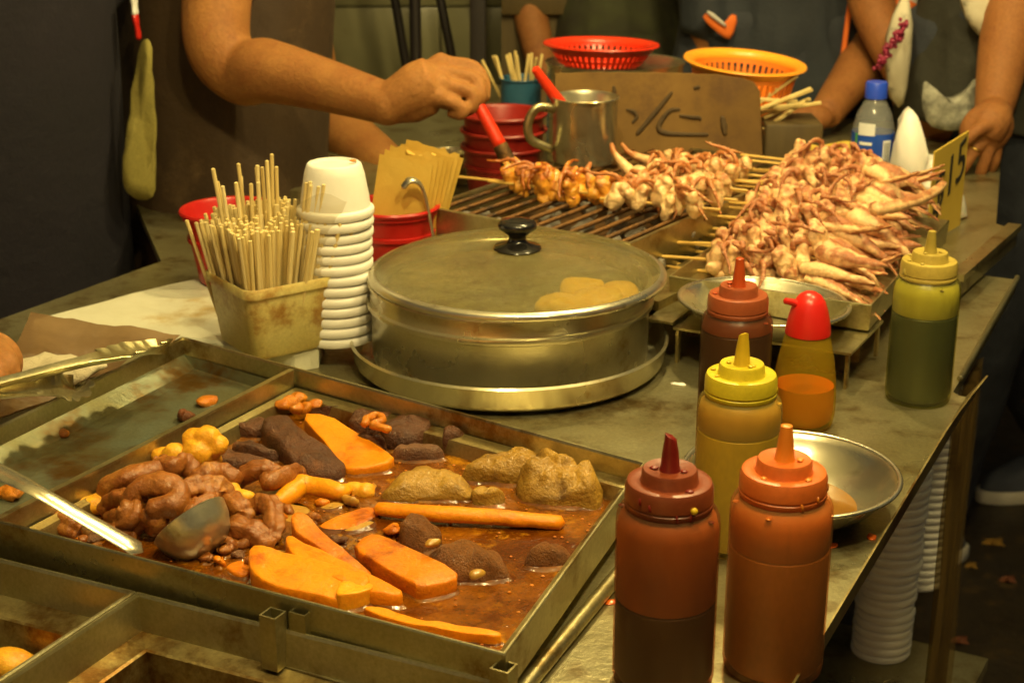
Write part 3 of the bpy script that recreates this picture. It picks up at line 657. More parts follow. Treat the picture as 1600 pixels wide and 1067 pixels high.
for i, (pp, r) in enumerate(INT):
    pts = [P(*z3([(x, y)])[0], BZ+z) for x, y, z in pp]
    rs = [r*(1+.18*noise.noise(Vector((i, k*.9, 0)))) for k in range(len(pts))]; rs[0] *= .8; rs[-1] *= .8
    mb = MB(); nn_ = 20; mb.tube(pts, [r_*1.12 for r_ in rs], nn_, 9)
    cen, cr2 = catmull(pts, rs, 9); ph = .8*sin(i*2.1)
    for j, v in enumerate(mb.v[:len(cen)*nn_]):
        k = j//nn_; a2 = 2*pi*(j % nn_)/nn_-pi/2-ph; a2 = (a2+pi) % (2*pi)-pi
        dent = .42*math.exp(-(a2/.42)**2)+.10*math.exp(-((abs(a2)-1.5)/.3)**2)+.07*sin(k*1.15+i)*cos(a2*.5); mb.v[j] = v.lerp(cen[k], dent)
    # a groove along the gut and small bulges
    for j, v in enumerate(mb.v):
        q = v*110+Vector((i*3.3, 0, 0)); v += noise.noise_vector(q*.6)*.0020+noise.noise_vector(q*2)*.0004
        v.z -= (v.z-BZ)*.0
    solo('intestine', mb, 'intestine', WHERE[i], 'intestine', pts[len(pts)//2], GI, 180)
GR = 'yellow roe lumps in the braising tray'
ROE = [([(610, 310, .030, .011), (650, 300, .034, .011), (675, 325, .028, .010), (620, 345, .024, .013), (645, 370, .014, .012)], 'two lobed yellow roe lump against the divider'),
       ([(510, 360, .018, .009), (545, 352, .022, .010), (520, 385, .014, .008)], 'smaller orange roe lump at the heap top left'),
       ([(200, 545, .008, .009), (230, 555, .008, .008)], 'round yellow roe lump at the far left under the ladle handle'),
       ([(265, 520, .006, .009), (300, 510, .008, .009)], 'pale yellow roe lump beside the left intestine'),
       ([(660, 458, .010, .008), (720, 462, .012, .008), (765, 490, .008, .008), (745, 500, .006, .008)], 'yellow roe strip behind the ladle bowl'),
       ([(1110, 465, .001, .008), (1145, 470, .001, .008)], 'pale yellow roe lump by the end of the orange roll')]
for i, (bl, lb) in enumerate(ROE):
    mb = MB(); cs = [(P(*z3([(x, y)])[0], BZ+z), r) for x, y, z, r in bl]
    for c, r in cs: mb.ball(c, (r, r, r*.9), 18)
    mb = remesh(mb, .0014, 6).jitter(.0014, 120, i)
    solo('roe_lump', mb, 'roe', lb, 'roe', cs[0][0], GR, 180)
GB = 'pale bamboo shoot and onion pieces sunk in the broth'
for i, (pl, lb) in enumerate([([(860, 510), (940, 500), (990, 540), (930, 580), (865, 560)], 'pale yellow shoot slice sunk between intestine and orange strips'), ([(985, 520), (1040, 500), (1090, 505), (1040, 530)], 'pale shoot sliver sunk behind the orange brown slab'), ([(1060, 590), (1120, 565), (1185, 555), (1150, 585), (1090, 605)], 'yellow shoot sliver sunk before the orange brown slab'), ([(1110, 450), (1170, 440), (1185, 465), (1120, 485)], 'pale shoot square sunk beside the orange roll'), ([(760, 540), (795, 530), (800, 565), (770, 575)], 'small pale shoot piece under the dark intestine curl'), ([(860, 650), (890, 655), (905, 680), (870, 675)], 'tiny pale shoot piece between the two orange strips')]):
    food('shoot_slice', z3(pl), .0018 if i < 4 else .006, 'onion', lb, 'shoot slice', GB, prof='meat', seed=30+i)
# specks of spice floating
mb = MB()
for i in range(420):
    x, y = random.random(), random.random(); p_ = bp[3].lerp(bp[0], y).lerp(bp[2].lerp(bp[1], y), x); r = random.uniform(.0005, .0016)
    mb.ball((p_.x, p_.y, BZ+.0006), (r, r*random.uniform(.6, 1), r*.5), 6)
o = solo('spice_speck', mb, 'scrap', 'tiny orange spice specks floating all over the broth', 'spice speck', (bp[0].x, bp[0].y, BZ)); o['kind'] = 'stuff'
random.seed(31)
SHR = [(700, 590, .5), (735, 600, .2), (770, 625, -.3), (815, 580, .9), (850, 600, .2), (705, 650, -.2), (690, 690, .3), (640, 680, .6), (745, 665, .1), (790, 690, .4), (870, 545, .3), (950, 560, -.4), (985, 545, .2), (1010, 505, -.2), (900, 525, .6), (1060, 620, .1), (980, 640, .3), (1230, 590, .2), (1100, 500, .5), (640, 555, 1.2), (590, 610, .2), (560, 640, .1), (300, 610, .3), (260, 620, -.2)]
for i, (x, y, a_) in enumerate(SHR):
    L_ = random.uniform(12, 26); pts = [P(*z3([(x+L_*f*cos(a_)+random.gauss(0, 4), y+L_*f*sin(a_)*.7+random.gauss(0, 3))])[0], BZ+random.uniform(.001, .005)) for f in (-1, -.4, .3, 1)]
    mb = MB().tube(pts, [.003, .0055, .005, .0025], 12, 5, flat=.7).jitter(.0022, 110, i).jitter(.0008, 300, i)
    solo('meat_shred', mb, ('intestine', 'liver_pale', 'orange_deep', 'onion')[(0, 1, 0, 2, 3, 0, 2)[i % 7]], 'soft braised shred half sunk between the intestines and the orange slabs', 'meat shred', pts[1], 'braised shreds sunk in the middle of the tray', 180)
    MEN.append([Vector((q.x, q.y)) for q in chaikin([pts[0], pts[1]+Vector((0, .004, 0)), pts[2]+Vector((0, .004, 0)), pts[3], pts[2]-Vector((0, .005, 0)), pts[1]-Vector((0, .005, 0))], 2)])
# the broth climbs a little up every piece
mb = MB()
for pl in MEN:
    n = len(pl); c = sum(pl, Vector((0, 0)))/n; o_ = len(mb.v)
    for e_, z in ((-.0010, .0019), (.0005, .0014), (.0020, .0006), (.0042, -.0006)):
        for p in pl:
            d = (p-c).normalized(); q = p+d*e_; mb.v.append(Vector((q.x, q.y, BZ+z+.0004*noise.noise(Vector((q.x*200, q.y*200, 0))))))
    for k in range(3):
        for i in range(n): mb.f.append((o_+k*n+i, o_+(k+1)*n+i, o_+(k+1)*n+(i+1) % n, o_+k*n+(i+1) % n))
o = solo('broth_edge', mb, 'broth', 'glossy edge of broth clinging round the braised pieces', 'broth', (bp[0].x, bp[0].y, BZ), smooth=180); o['kind'] = 'stuff'
# scraps on the empty half
GS = 'food scraps left on the empty tray half'
for i, (x, y, r, m, lb) in enumerate([(50, 657, .009, 'scrap', 'largest orange scrap on the empty tray half'), (34, 667, .006, 'scrap', 'upright pale scrap beside the largest orange scrap'), (100, 676, .007, 'scrap', 'orange scrap at the middle of the empty tray half'), (104, 667, .005, 'scrap', 'small orange scrap just behind the middle one'), (52, 676, .004, 'scrap', 'tiny scrap in front of the largest orange scrap'), (139, 633, .006, 'scrap', 'yellow orange scrap nearest the tong tips'), (312, 553, .004, 'scrap', 'yellow scrap under the far corner wall'), (322, 626, .009, 'scrap', 'flat pale scrap far right on the empty tray half'), (292, 650, .012, 'scrap_dark', 'dark red crumb heap against the divider'), (20, 770, .012, 'scrap', 'greenish scrap under the ladle handle')]):
    zf = R0-.027; c = P(x, y, zf+r*.3); mb = MB().ball(c, (r, r*.7, r*.45), 14, Matrix.Rotation(i, 3, 'Z')).jitter(r*.5, 110, i)
    solo('food_scrap', mb, m, lb, 'food scrap', c, GS, 180)
c = P(12, 1037, pz-.045); mb = MB().ball(c, (.018, .014, .010), 20).jitter(.003, 60, 3)
solo('fish_ball', mb, 'roe', 'yellow food lump in the left sunken pan at the corner', 'food lump', c, smooth=180)

# ------------------------------------------------------------------ ladle and tongs
ld = thing('ladle', 'steel ladle resting across the tray wall with its bowl in the broth', 'ladle', P(300, 840, BZ))
h0, h1, h2 = P(-20, 727, R0+.028), P(60, 768, R0+.022), P(214, 857, BZ+.012)
mb = MB(); pts, rs = catmull([h0, h0.lerp(h1, .5), h1, h1.lerp(h2, .5), h2], [.0085, .0085, .007, .0075, .0085], 5)
mb.tube(pts, rs, 10, flat=.28)
part('handle', mb, 'pot_steel', ld, world=True)
bc = P(297, 816, BZ+.020); mb = MB()
cr_, cu_, ct_ = Vector((1, 0, 0)), Vector((0, ST, CT)), Vector((0, -CT, ST))
e1_ = (cr_*.80+cu_*.60).normalized(); n_im = (-cr_*.60+cu_*.80).normalized(); nz_ = (n_im*.94-ct_*.20).normalized(); e2_ = nz_.cross(e1_)
Mx = Matrix.Translation(bc) @ Matrix((e1_, e2_, nz_)).transposed().to_4x4()
prof = [(.0, -.027), (.008, -.0262), (.016, -.0232), (.0225, -.0175), (.0268, -.009), (.0288, .0), (.0292, .001), (.0286, .0016), (.0278, .0004), (.0258, -.009), (.0215, -.0168), (.015, -.0222), (.0, -.0256)]
mb.lathe(prof, 48, Mx); part('bowl', mb, 'pot_steel', ld, world=True)
tg = thing('tongs', 'steel tongs with scalloped tips held above the empty tray half', 'tongs', P(60, 610, R0+.02))
def tong_arm(path, tipn, wid, up):
    """channel shaped arm ending in a scalloped scoop"""
    pts = [Vector(p) for p in path]; pts, w_ = catmull(pts, wid, 10); m = len(pts); mb = MB(); K = 8
    for i in range(m):
        t = (pts[min(i+1, m-1)]-pts[max(0, i-1)]).normalized(); u = Vector(up); u = (u-t*u.dot(t)).normalized(); s_ = t.cross(u)
        f = i/(m-1); tip = max(0, (f-.55)/.45)
        for k in range(K+1):
            a_ = -1+2*k/K; edge = abs(a_)**3
            sc = (abs(sin(tip*5.0*pi))**.8)*.0055*edge*(1 if tip > .05 else 0)
            x = a_*(w_[i]+sc); d = (abs(a_)**2.2)*(.006+.007*tip)*min(1, w_[i]/.006)+.0015*(1-min(1, abs(a_)*4))*(1 if tip < .7 else 0)
            mb.v.append(pts[i]+s_*x+u*d)
    for i in range(m-1):
        for k in range(K): mb.f.append((i*(K+1)+k, i*(K+1)+k+1, (i+1)*(K+1)+k+1, (i+1)*(K+1)+k))
    o = len(mb.v); T_ = .0009
    # thickness
    me = mb.mesh('tmp', 'steel_bright', 0); bm = bmesh.new(); bm.from_mesh(me); bmesh.ops.solidify(bm, geom=bm.faces[:], thickness=T_)
    r = MB(); bm.verts.index_update(); r.v = [v.co.copy() for v in bm.verts]; r.f = [tuple(v.index for v in f.verts) for f in bm.faces]; bm.free(); return r
zt = R0+.024
mb = tong_arm([P(-30, 612, zt+.03), P(40, 594, zt+.025), P(130, 572, zt+.018), P(180, 562, zt+.012), P(225, 553, zt+.004), P(254, 552, zt-.006)], None, [.0055, .0055, .0075, .0145, .0150, .006], (-.25, -.5, 1))
part('upper_arm', mb, 'steel', tg, 60, world=True)
mb = tong_arm([P(-30, 618, zt+.022), P(10, 617, zt+.018), P(55, 613, zt+.012), P(85, 611, zt+.006), P(108, 611, zt), P(120, 612, zt-.008)], None, [.0055, .0055, .0070, .0125, .0130, .006], (.1, -.75, .8))
part('lower_arm', mb, 'steel', tg, 60, world=True)

# film covered board, towel and white board at the left
bq = [P(286, 522, .90), P(60, 508, .915), P(-60, 520, .912), P(-60, 665, .885), P(0, 652, .885), P(120, 618, .885)]
mb = MB(); n = 18
c0, c1, c2, c3 = P(282, 524, .905), P(50, 506, .918), P(-70, 690, .90), P(8, 655, .8975)
for j in range(n+1):
    for i in range(n+1):
        p_ = c0.lerp(c1, i/n).lerp(c3.lerp(c2, i/n), j/n); e = min(i, n-i, j, n-j)/n
        p_.z += .010*max(0, 1-j/n*4)*(i/n)-.012*sin(pi*j/n)*sin(pi*min(1, i/n*1.2))+.006*noise.noise(p_*22)+.003*noise.noise(p_*60); mb.v.append(p_)
for j in range(n):
    for i in range(n): mb.f.append((j*(n+1)+i, j*(n+1)+i+1, (j+1)*(n+1)+i+1, (j+1)*(n+1)+i))
solo('plastic_sheet', mb, 'brown_film', 'brown stained plastic sheet sagging behind the tongs', 'plastic sheet', c0, smooth=180)
mb = MB(); c = P(80, 580, R0+.008); mb.ball(c, (.045, .020, .012), 28, Matrix.Rotation(radians(8), 3, 'Z')).jitter(.006, 55, 2).jitter(.002, 140, 5)
solo('towel', mb, 'towel', 'crumpled cream towel under the tongs', 'towel', c, smooth=180)
wbp = chaikin([P(x, y, .872).to_2d() for x, y in ((25, 505), (120, 478), (230, 450), (345, 424), (490, 424), (515, 538), (440, 552), (300, 524), (120, 520))], 1)
mb = MB(); rings(mb, [(wbp, T+.0005), (wbp, .868), (inset(wbp, .003), .871)]).jitter(.0012, 90, 2)
solo('foam_board', mb, 'board_white', 'ragged white foam board on the counter behind the trays', 'board', (wbp[0].x, wbp[0].y, T), smooth=30)

# ------------------------------------------------------------------ steamer
X0, Y0 = -.003, 1.451
pan = thing('round_pan', 'shallow round steel pan under the lidded pot', 'pan', (X0, Y0, T+.004))
part('pan_body', MB().lathe([(0, 0), (.147, 0), (.1505, .0025), (.152, .006), (.1535, .0225), (.1545, .0237), (.155, .0225), (.1555, .023), (.1535, .025), (.152, .0235), (.1502, .008), (.146, .0025), (0, .0022)], 96), 'pot_steel', pan)
pot = thing('lidded_pot', 'round steel pot with a foggy glass lid and black knob', 'pot', (X0+.001, Y0, T+.0063), 0)
rp = .1345
part('pot_wall', MB().lathe([(0, .0), (rp-.006, .0), (rp-.001, .003), (rp, .007), (rp, .0545), (rp+.001, .056), (rp+.004, .0572), (rp+.005, .0598), (rp+.0045, .062), (rp+.001, .063), (rp+.0005, .065), (rp+.0015, .0775), (rp+.0035, .0785), (rp+.003, .0805), (rp-.001, .081), (rp-.003, .078), (rp-.003, .02), (0, .01)], 112), 'pot_steel', pot)
mb = MB(); ra = .1415; prof = [(ra-.003, .0), (ra+.0005, -.001), (ra+.0018, .0005), (ra+.001, .0028), (ra-.0015, .0036)]
for i in range(1, 22):
    t = i/21; prof.append((max(0, (ra-.003)*cos(t*pi/2)**.86 if t < 1 else 0), .0036+.0215*sin(t*pi/2)**1.12))
prof[-1] = (0, .0251); mb.lathe(prof, 128)
for v in mb.v:
    if v.z > .005: v += noise.noise_vector(Vector((v.x, v.y, v.z))*70)*.00028+noise.noise_vector(Vector((v.x*.8, v.y, 0))*22)*.0005
lidx = .009
part('lid_glass', mb, 'lid_glass', pot, 180, loc=(lidx*.8, -.001, .0825))
part('knob', MB().lathe([(0, .0), (.022, .0), (.0235, .0015), (.022, .0035), (.012, .006), (.0085, .010), (.0085, .014), (.014, .018), (.0185, .0215), (.0190, .0255), (.016, .0282), (.008, .0292), (0, .0296)], 40), 'black_plastic', pot, 60, loc=(lidx*.8, -.001, .0825+.0248))
part('lid_rim', MB().lathe([(ra-.0045, .0062), (ra-.0025, .0066), (ra+.0012, .0045), (ra+.0022, .002), (ra+.0022, -.0005), (ra, -.0018), (ra-.003, -.0012), (ra-.0045, .002)], 128, closed=True), 'steel_bright', pot, 60, loc=(lidx*.8, -.001, .0825))
part('steam_rack', MB().lathe([(0, .060), (rp-.004, .060), (rp-.004, .0575), (0, .0575)], 72), 'steel', pot, 40)
random.seed(8)
for i, (dx_, dy_, r_) in enumerate([(.050, -.092, .026), (.082, -.072, .028), (.068, -.052, .022), (.104, -.044, .020)]):
    rr_ = math.hypot(dx_, dy_); zt_l = T+.0063+.0825+.0036+.0215*max(0, 1-(rr_/.139)**2)-.007
    c = Vector((X0+dx_, Y0+dy_, zt_l-r_*.45)); mb = MB().ball(c, (r_, r_, r_*.5), 24).jitter(.005, 45, i).jitter(.0012, 170, i)
    solo('dumpling', mb, 'dumpling', 'yellow dumpling steaming under the foggy glass lid' , 'dumpling', c, 'yellow dumplings inside the pot', 180)
part('food_stack', MB().lathe([(0, .0755), (.118, .0725), (.122, .062), (0, .0605)], 60).jitter(.002, 60, 2), 'steel_dirty', pot, 60)

# ------------------------------------------------------------------ sauce bottles
def bottle(name, k, base, H, rad, fill, label, rot=0, nozzle='round', lean=(0, 0), hb=.118):
    """round squeeze bottle: shell, screw cap, tapered nozzle and the sauce inside"""
    t = thing(name, label, 'sauce bottle', base, rot, 'squeeze bottles on the counter', rot=(lean[0], lean[1], rot)); r = rad
    part('shell', MB().lathe([(0, .003), (r*.8, .0015), (r*.9, .0), (r*.97, .002), (r, .007), (r, hb-.010), (r*.985, hb-.004), (r*.93, hb), (r*.84, hb+.002), (r*.82, hb+.004)], 56), 'shell_'+k, t, 50)
    c = hb+.002; part('cap', MB().lathe([(r*.82, c), (r*.845, c+.001), (r*.845, c+.0035), (r*.825, c+.004), (r*.825, c+.005), (r*.845, c+.0055), (r*.838, c+.0135), (r*.80, c+.0165), (r*.72, c+.0172), (r*.56, c+.0162), (r*.54, c+.0175), (r*.53, c+.0225), (r*.50, c+.0243), (r*.40, c+.024), (r*.2, c+.0233), (0, c+.0233)], 56), 'cap_'+k, t, 50)
    hn = H-(c+.0233)
    mb = MB(); zc = c+.0230
    for_prof = [(r*.21, zc), (r*.185, zc+hn*.1), (r*.155, zc+hn*.5), (r*.125, zc+hn*.85), (r*.112, zc+hn*.97), (r*.06, zc+hn), (0, zc+hn*.985)]
    mb.lathe(for_prof, 20)
    if nozzle == 'cut':
        for v in mb.v:
            if v.z > zc+hn*.8: v.z -= (v.x+.004)*.6; v += noise.noise_vector(v*400)*.0006
    part('nozzle', mb, 'nozzle_'+k, t, 50)
    hf = hb*fill; q = r-.0010
    part('sauce', MB().lathe([(0, .004), (q*.9, .004), (q, .009), (q, hf-.001), (q*.97, hf), (0, hf+.0002)], 48), 'sauce_'+k, t, 40)
    part('residue', MB().lathe([(q*.985, hf+.0004), (q, hf+.001), (q, hb-.011), (q*.95, hb-.004), (q*.80, hb+.001), (0, hb+.0012)], 48), 'residue_'+k, t, 40)
    random.seed(int(H*1e5)+rot); dr = MB()
    for i in range(7):
        a_ = random.uniform(0, 6.28); zz = random.choice((c+.0245, c+.0175, hb-.002)); q2 = {0: r*.30, 1: r*.66, 2: r*.9}[0 if zz > c+.02 else (1 if zz > c else 2)]
        dr.ball((q2*cos(a_), q2*sin(a_), zz), (.0026*random.uniform(.5, 1.1), .0022, .0009), 8)
    for i in range(4):
        a_ = random.uniform(-2.6, -.5); z0_ = c+random.uniform(.004, .013); dr.tube([(r*.846*cos(a_), r*.846*sin(a_), z0_), (r*.848*cos(a_+.02), r*.848*sin(a_+.02), z0_-.004)], [.0007, .0011], 6)
    part('drip', dr.jitter(.0004, 300, 2), 'nozzle_'+k, t, 180)['kind'] = 'stuff'
    return t
bs = bottle('squeeze_bottle', 'soy', P(1035, 1060, T), .168, .0318, .50, 'nearest squeeze bottle with dark brown sauce and red brown cap', nozzle='cut')
part('mustard_drop', MB().ball((.0125, -.0246, .118+.0095), .0022, 12), 'nozzle_mustard', bs)
bottle('squeeze_bottle', 'chili', P(1206, 1040, T), .1665, .0318, .74, 'orange chili sauce squeeze bottle right beside the nearest bottle', 1)
bottle('squeeze_bottle', 'mustard', P(1145, 848, T), .167, .0308, .80, 'yellow mustard squeeze bottle standing behind the two nearest bottles', 2, nozzle='cut', hb=.116)
bottle('squeeze_bottle', 'plum', P(1142, 693, T), .166, .0300, .90, 'dark plum brown squeeze bottle left of the red capped oil bottle', 3, hb=.116)
bottle('squeeze_bottle', 'green', P(1433, 622, T), .160, .0298, .74, 'squeeze bottle of dark green sauce near the right counter edge', 4, hb=.114)
ob = thing('oil_bottle', 'teardrop oil bottle with a red spouted cap', 'sauce bottle', P(1253, 662, T), 0, 'squeeze bottles on the counter'); ob.scale = (1, 1, .88)
pr_ = [(0, .002), (.018, .001), (.0225, .0), (.0262, .004), (.0278, .014), (.0280, .030), (.0268, .050), (.0240, .072), (.0205, .090), (.0182, .098)]
part('shell', MB().lathe(pr_, 56), 'oil_shell', ob, 60)
part('oil', MB().lathe([(0, .004), (.021, .004), (.0248, .008), (.0260, .016), (.0262, .030), (.0256, .043), (0, .0435)], 48), 'oil', ob, 40)
mb = MB().lathe([(.0182, .0965), (.0197, .0965), (.0198, .099), (.0183, .110), (.0160, .121), (.0132, .1295), (.0095, .1355), (.005, .1385), (0, .1392)], 48)
part('spout_cap', mb, 'nozzle_cap_red', ob, 50)
part('spout', MB().tube([(-.008, -.002, .126), (-.017, -.004, .130), (-.0225, -.005, .1315)], [.0042, .0034, .0030], 14), 'nozzle_cap_red', ob, 50)

# ------------------------------------------------------------------ small steel bowls and the plate stand
def bowl(c, r, h, label, rot=(0, 0, 0)):
    t = thing('steel_bowl', label, 'bowl', c, 0, 'small steel bowls', rot=rot)
    part('bowl_body', MB().lathe([(0, 0), (r*.45, 0), (r*.62, .002), (r*.82, h*.45), (r*.94, h*.86), (r*.965, h*.97), (r, h), (r*1.005, h+.0012), (r*.995, h+.0018), (r*.955, h*.99), (r*.93, h*.88), (r*.80, h*.47), (r*.60, .0035), (r*.44, .0015), (0, .0012)], 72), 'steel_bright', t, 60)
    part('rim', MB().lathe([(r+.0022*cos(a_*pi/4), h+.001+.0018*sin(a_*pi/4)) for a_ in range(8)], 72, closed=True), 'steel_bright', t, 180)
    return t
cb = P(1236, 737, .881); cb.z = T; b1 = bowl(cb, .0825, .030, 'steel bowl with a little brown sauce behind the chili bottle')
part('sauce', MB().lathe([(0, .0052), (.047, .0052), (.052, .0050)], 40), 'brown_sauce', b1, 180)
stand = thing('plate_stand', 'bent steel plate stand under the far small bowl', 'stand', P(1190, 600, T))
a0, a1 = P(1000, 478, .888), P(1330, 590, .888)
q0 = P(1052, 512, .886); q1 = P(1330, 553, .886); dq = (q1-q0); nb = B*.11
pl = [v2(q) for q in (q0, q1, q1+nb, q0+nb)]
mb = MB().prism(pl, .884, .8865); part('plate', mb, 'steel', stand, 0, world=True)
pl2 = [v2(q) for q in (q0-A*.028, q0-A*.001, q0-A*.001+nb, q0-A*.028+nb)]
part('flange', MB().prism(pl2, .8885, .891), 'steel', stand, 0, world=True)
for q in (q0+B*.004+A*.004, q1+B*.004-A*.004, q1+nb-B*.004-A*.004, q0+nb-B*.004+A*.004): part('leg', MB().box((q.x, q.y, .867), (.003, .006, .0335), Matrix.Rotation(ROT, 3, 'Z')), 'steel_dirty', stand, 0, world=True)
cf = P(1192, 472, .9125); cf.z = .8868
bowl(cf, .0815, .026, 'empty steel bowl on the plate stand before the squid heap', (radians(-1), radians(2), 0))
for i, (x, y, lb) in enumerate([(1310, 753, 'dried brown drip on the counter right of the sauce bowl'), (1300, 852, 'reddish drip ring on the counter beside the chili bottle'), (1362, 838, 'small drip on the counter near its right edge'), (1345, 700, 'tiny red drip on the counter behind the sauce bowl'), (1060, 600, 'pale blob on the counter right of the round pan'), (957, 940, 'dark red drop on the counter by the steel pipe')]):
    c = P(x, y, T+.0006); solo('sauce_drip', MB().ball(c, (.006 if i != 4 else .008, .0035, .0011), 14, Matrix.Rotation(i*.7, 3, 'Z')).jitter(.0008, 200, i), 'oil' if i not in (4,) else 'foam_white', lb, 'sauce drip', c, 'dried drips on the counter', 180)

# ------------------------------------------------------------------ stick box, foam cups, buckets at the left
bx = P(427, 537, .8712); th_b = radians(36)
box = thing('stick_box', 'yellowed square plastic tub holding the bamboo sticks', 'tub', bx, th_b)
def rsq(h, r, n=5):
    pts = []
    for cx_, cy_, a0 in ((1, 1, 0), (-1, 1, 90), (-1, -1, 180), (1, -1, 270)):
        for i in range(n+1):
            a_ = radians(a0+90*i/n); pts.append((cx_*(h-r)+r*cos(a_), cy_*(h-r)+r*sin(a_)))
    return pts
hb, ht, HB = .0395, .0465, .073
mb = MB(); rings(mb, [(rsq(hb-.004, .010), .0), (rsq(hb, .011), .004), (rsq(ht-.0008, .0125), HB-.010), (rsq(ht+.0015, .0135), HB-.0095), (rsq(ht+.0022, .014), HB-.002), (rsq(ht+.0012, .0135), HB), (rsq(ht-.0010, .0125), HB-.001), (rsq(hb-.003, .009), .006)])
mb.f.append(tuple(range(24))[::-1])
part('tub_body', mb, 'box_plastic', box, 50)
Rb = Matrix.Rotation(th_b, 3, 'Z')
stick_me = [MB().tube([(0, 0, 0), (0, 0, .08), (0, 0, .165)], .0019, 7).mesh('bamboo_stick', mm, 30) for mm in ('bamboo', 'bamboo_pale')]
random.seed(21)
def put_stick(p, d, L=1, grp='bamboo sticks standing in the yellowed tub', lb='plain bamboo stick standing among the bunch in the yellowed tub'):
    o = link('bamboo_stick', random.choice(stick_me), None, p, d.to_track_quat('Z', 'Y').to_euler()); o.scale = (1, 1, L)
    tag(o, lb, 'stick', grp)
for i in range(240):
    x, y = random.uniform(-.037, .037), random.uniform(-.037, .037)
    q = bx+Rb @ Vector((x*.92, y*.92, .006)); right = (Rb @ Vector((x, y, 0))).x
    fan = Vector(((Rb @ Vector((x, y, 0))).x*5.6+.02, (Rb @ Vector((x, y, 0))).y*2.6, 1)).normalized()
    fan = (fan+Vector((random.gauss(0, .02), random.gauss(0, .02), 0))).normalized()
    put_stick(q, fan, random.uniform(.70, .745) if (Rb @ Vector((x, y, 0))).y < .016 else random.uniform(.745, .775))
for i in range(15):
    x, y = random.uniform(-.03, .012), random.uniform(-.01, .03); q = bx+Vector((x, y, .03))
    put_stick(q, Vector((x*2.4+random.gauss(0, .03), random.gauss(0, .04), 1)).normalized(), random.uniform(.76, .92), lb='bamboo stick poking up above the bunch in the yellowed tub')
for i in range(42):
    a_ = random.uniform(0, 6.28); r = .015*random.random()**.5; q = bx+Vector((.033+r*cos(a_)*.9, .004+r*sin(a_)*1.2, .02))
    put_stick(q, Vector((.16+r*cos(a_)*2+random.gauss(0, .008), .02+random.gauss(0, .01), 1)).normalized(), random.uniform(.84, .88), 'sticks in the clear bag inside the tub', 'bamboo stick bundled in the clear plastic bag at the right of the tub')
mb = MB(); K = 28
for j in range(9):
    for i in range(K):
        a_ = 2*pi*i/K; r = .021*(1+.12*noise.noise(Vector((cos(a_)*1.5, sin(a_)*1.5, j*.4))))*(1+.10*max(0, j-5)); zz = .02+.130*j/8+(.006*sin(a_*3) if j == 8 else 0)
        mb.v.append(bx+Vector((.033+.16*zz+r*cos(a_), .004+.02*zz+r*sin(a_)*1.1, zz)))
for j in range(8):
    for i in range(K): mb.f.append((j*K+i, j*K+(i+1) % K, (j+1)*K+(i+1) % K, (j+1)*K+i))
solo('clear_bag', mb, 'film', 'clear plastic bag wrapped round the right hand bundle of sticks', 'plastic bag', bx+Vector((.03, .01, .02)), smooth=180)

cup_c = P(527, 527, .8712)
cup_prof = [(0, .0), (.020, .0), (.0225, .0012), (.0228, -.0005), (.0255, -.0005), (.0262, .001), (.0275, .004)]
# an upside-down bowl: base up, rim down (z=0 at the rim)
Hc = .050
cp = [(.0, Hc-.002), (.0215, Hc-.002), (.0225, Hc), (.0255, Hc), (.0272, Hc-.0015), (.0300, Hc-.010), (.0340, .018), (.0352, .0085), (.0378, .0075), (.0388, .006), (.0388, .002), (.0378, .0), (.036, .001), (.035, .006), (.0330, .017), (.0290, Hc-.011), (.0262, Hc-.004), (0, Hc-.005)]
cup_me = MB().lathe([(r*.955, z) for r, z in cp], 56).mesh('foam_cup', 'foam_white', 55)
ztop = P(514, 270, 0)
n_c = 13; step = .0104
for i in range(n_c):
    o = link('foam_cup', cup_me, None, (cup_c.x+random.gauss(0, .0006)+i*.0002, cup_c.y+random.gauss(0, .0006), .8715+i*step), (random.gauss(0, .008), random.gauss(0, .008), random.random()*6))
    tag(o, 'topmost white foam cup, upside down with a yellow smear' if i == n_c-1 else ('bottom white foam cup of the upside down stack' if i == 0 else 'white foam cup in the middle of the upside down stack'), 'cup', 'white foam cups stacked upside down')
tz = .8715+(n_c-1)*step+Hc
solo('food_scrap', MB().ball((cup_c.x+.021, cup_c.y+.004, tz+.001), (.0035, .0025, .0015), 10).jitter(.0005, 300, 1), 'scrap', 'yellow food smear on top of the foam cup stack', 'food scrap', (cup_c.x+.021, cup_c.y+.004, tz))
def bucket(name, c, rt, rb, h, m, label, cat, group=None, lipr=.004, bands=2, rot=None):
    t = thing(name, label, cat, c, 0, group, rot=rot); w_ = .0022
    pr = [(0, 0), (rb-.003, 0), (rb, .003)]
    for b_ in range(bands):
        f = .62+.3*b_/max(1, bands-1); rz = rb+(rt-rb)*f
        pr += [(rz-.0005, h*f-.004), (rz+.0025, h*f-.003), (rz+.0027, h*f+.001), (rz, h*f+.002)]
    pr += [(rt, h-lipr*1.6), (rt+lipr, h-lipr*1.2), (rt+lipr*1.25, h-lipr*.5), (rt+lipr*.9, h), (rt, h-.0005), (rt-w_, h-.004), (rb-w_, .003), (0, .0025)]
    part('bucket_wall', MB().lathe(pr, 64), m, t, 40); return t
bucket('red_bucket', P(366, 438, .8712), .050, .037, .082, 'red_plastic', 'red plastic bucket behind the tub of bamboo sticks', 'bucket', 'red plastic buckets')
rb2 = P(617, 428, .8712); rbk = bucket('red_bucket', rb2, .047, .037, .080, 'red_plastic', 'red plastic bucket holding yellow paper bags behind the pot', 'bucket', 'red plastic buckets', bands=2)
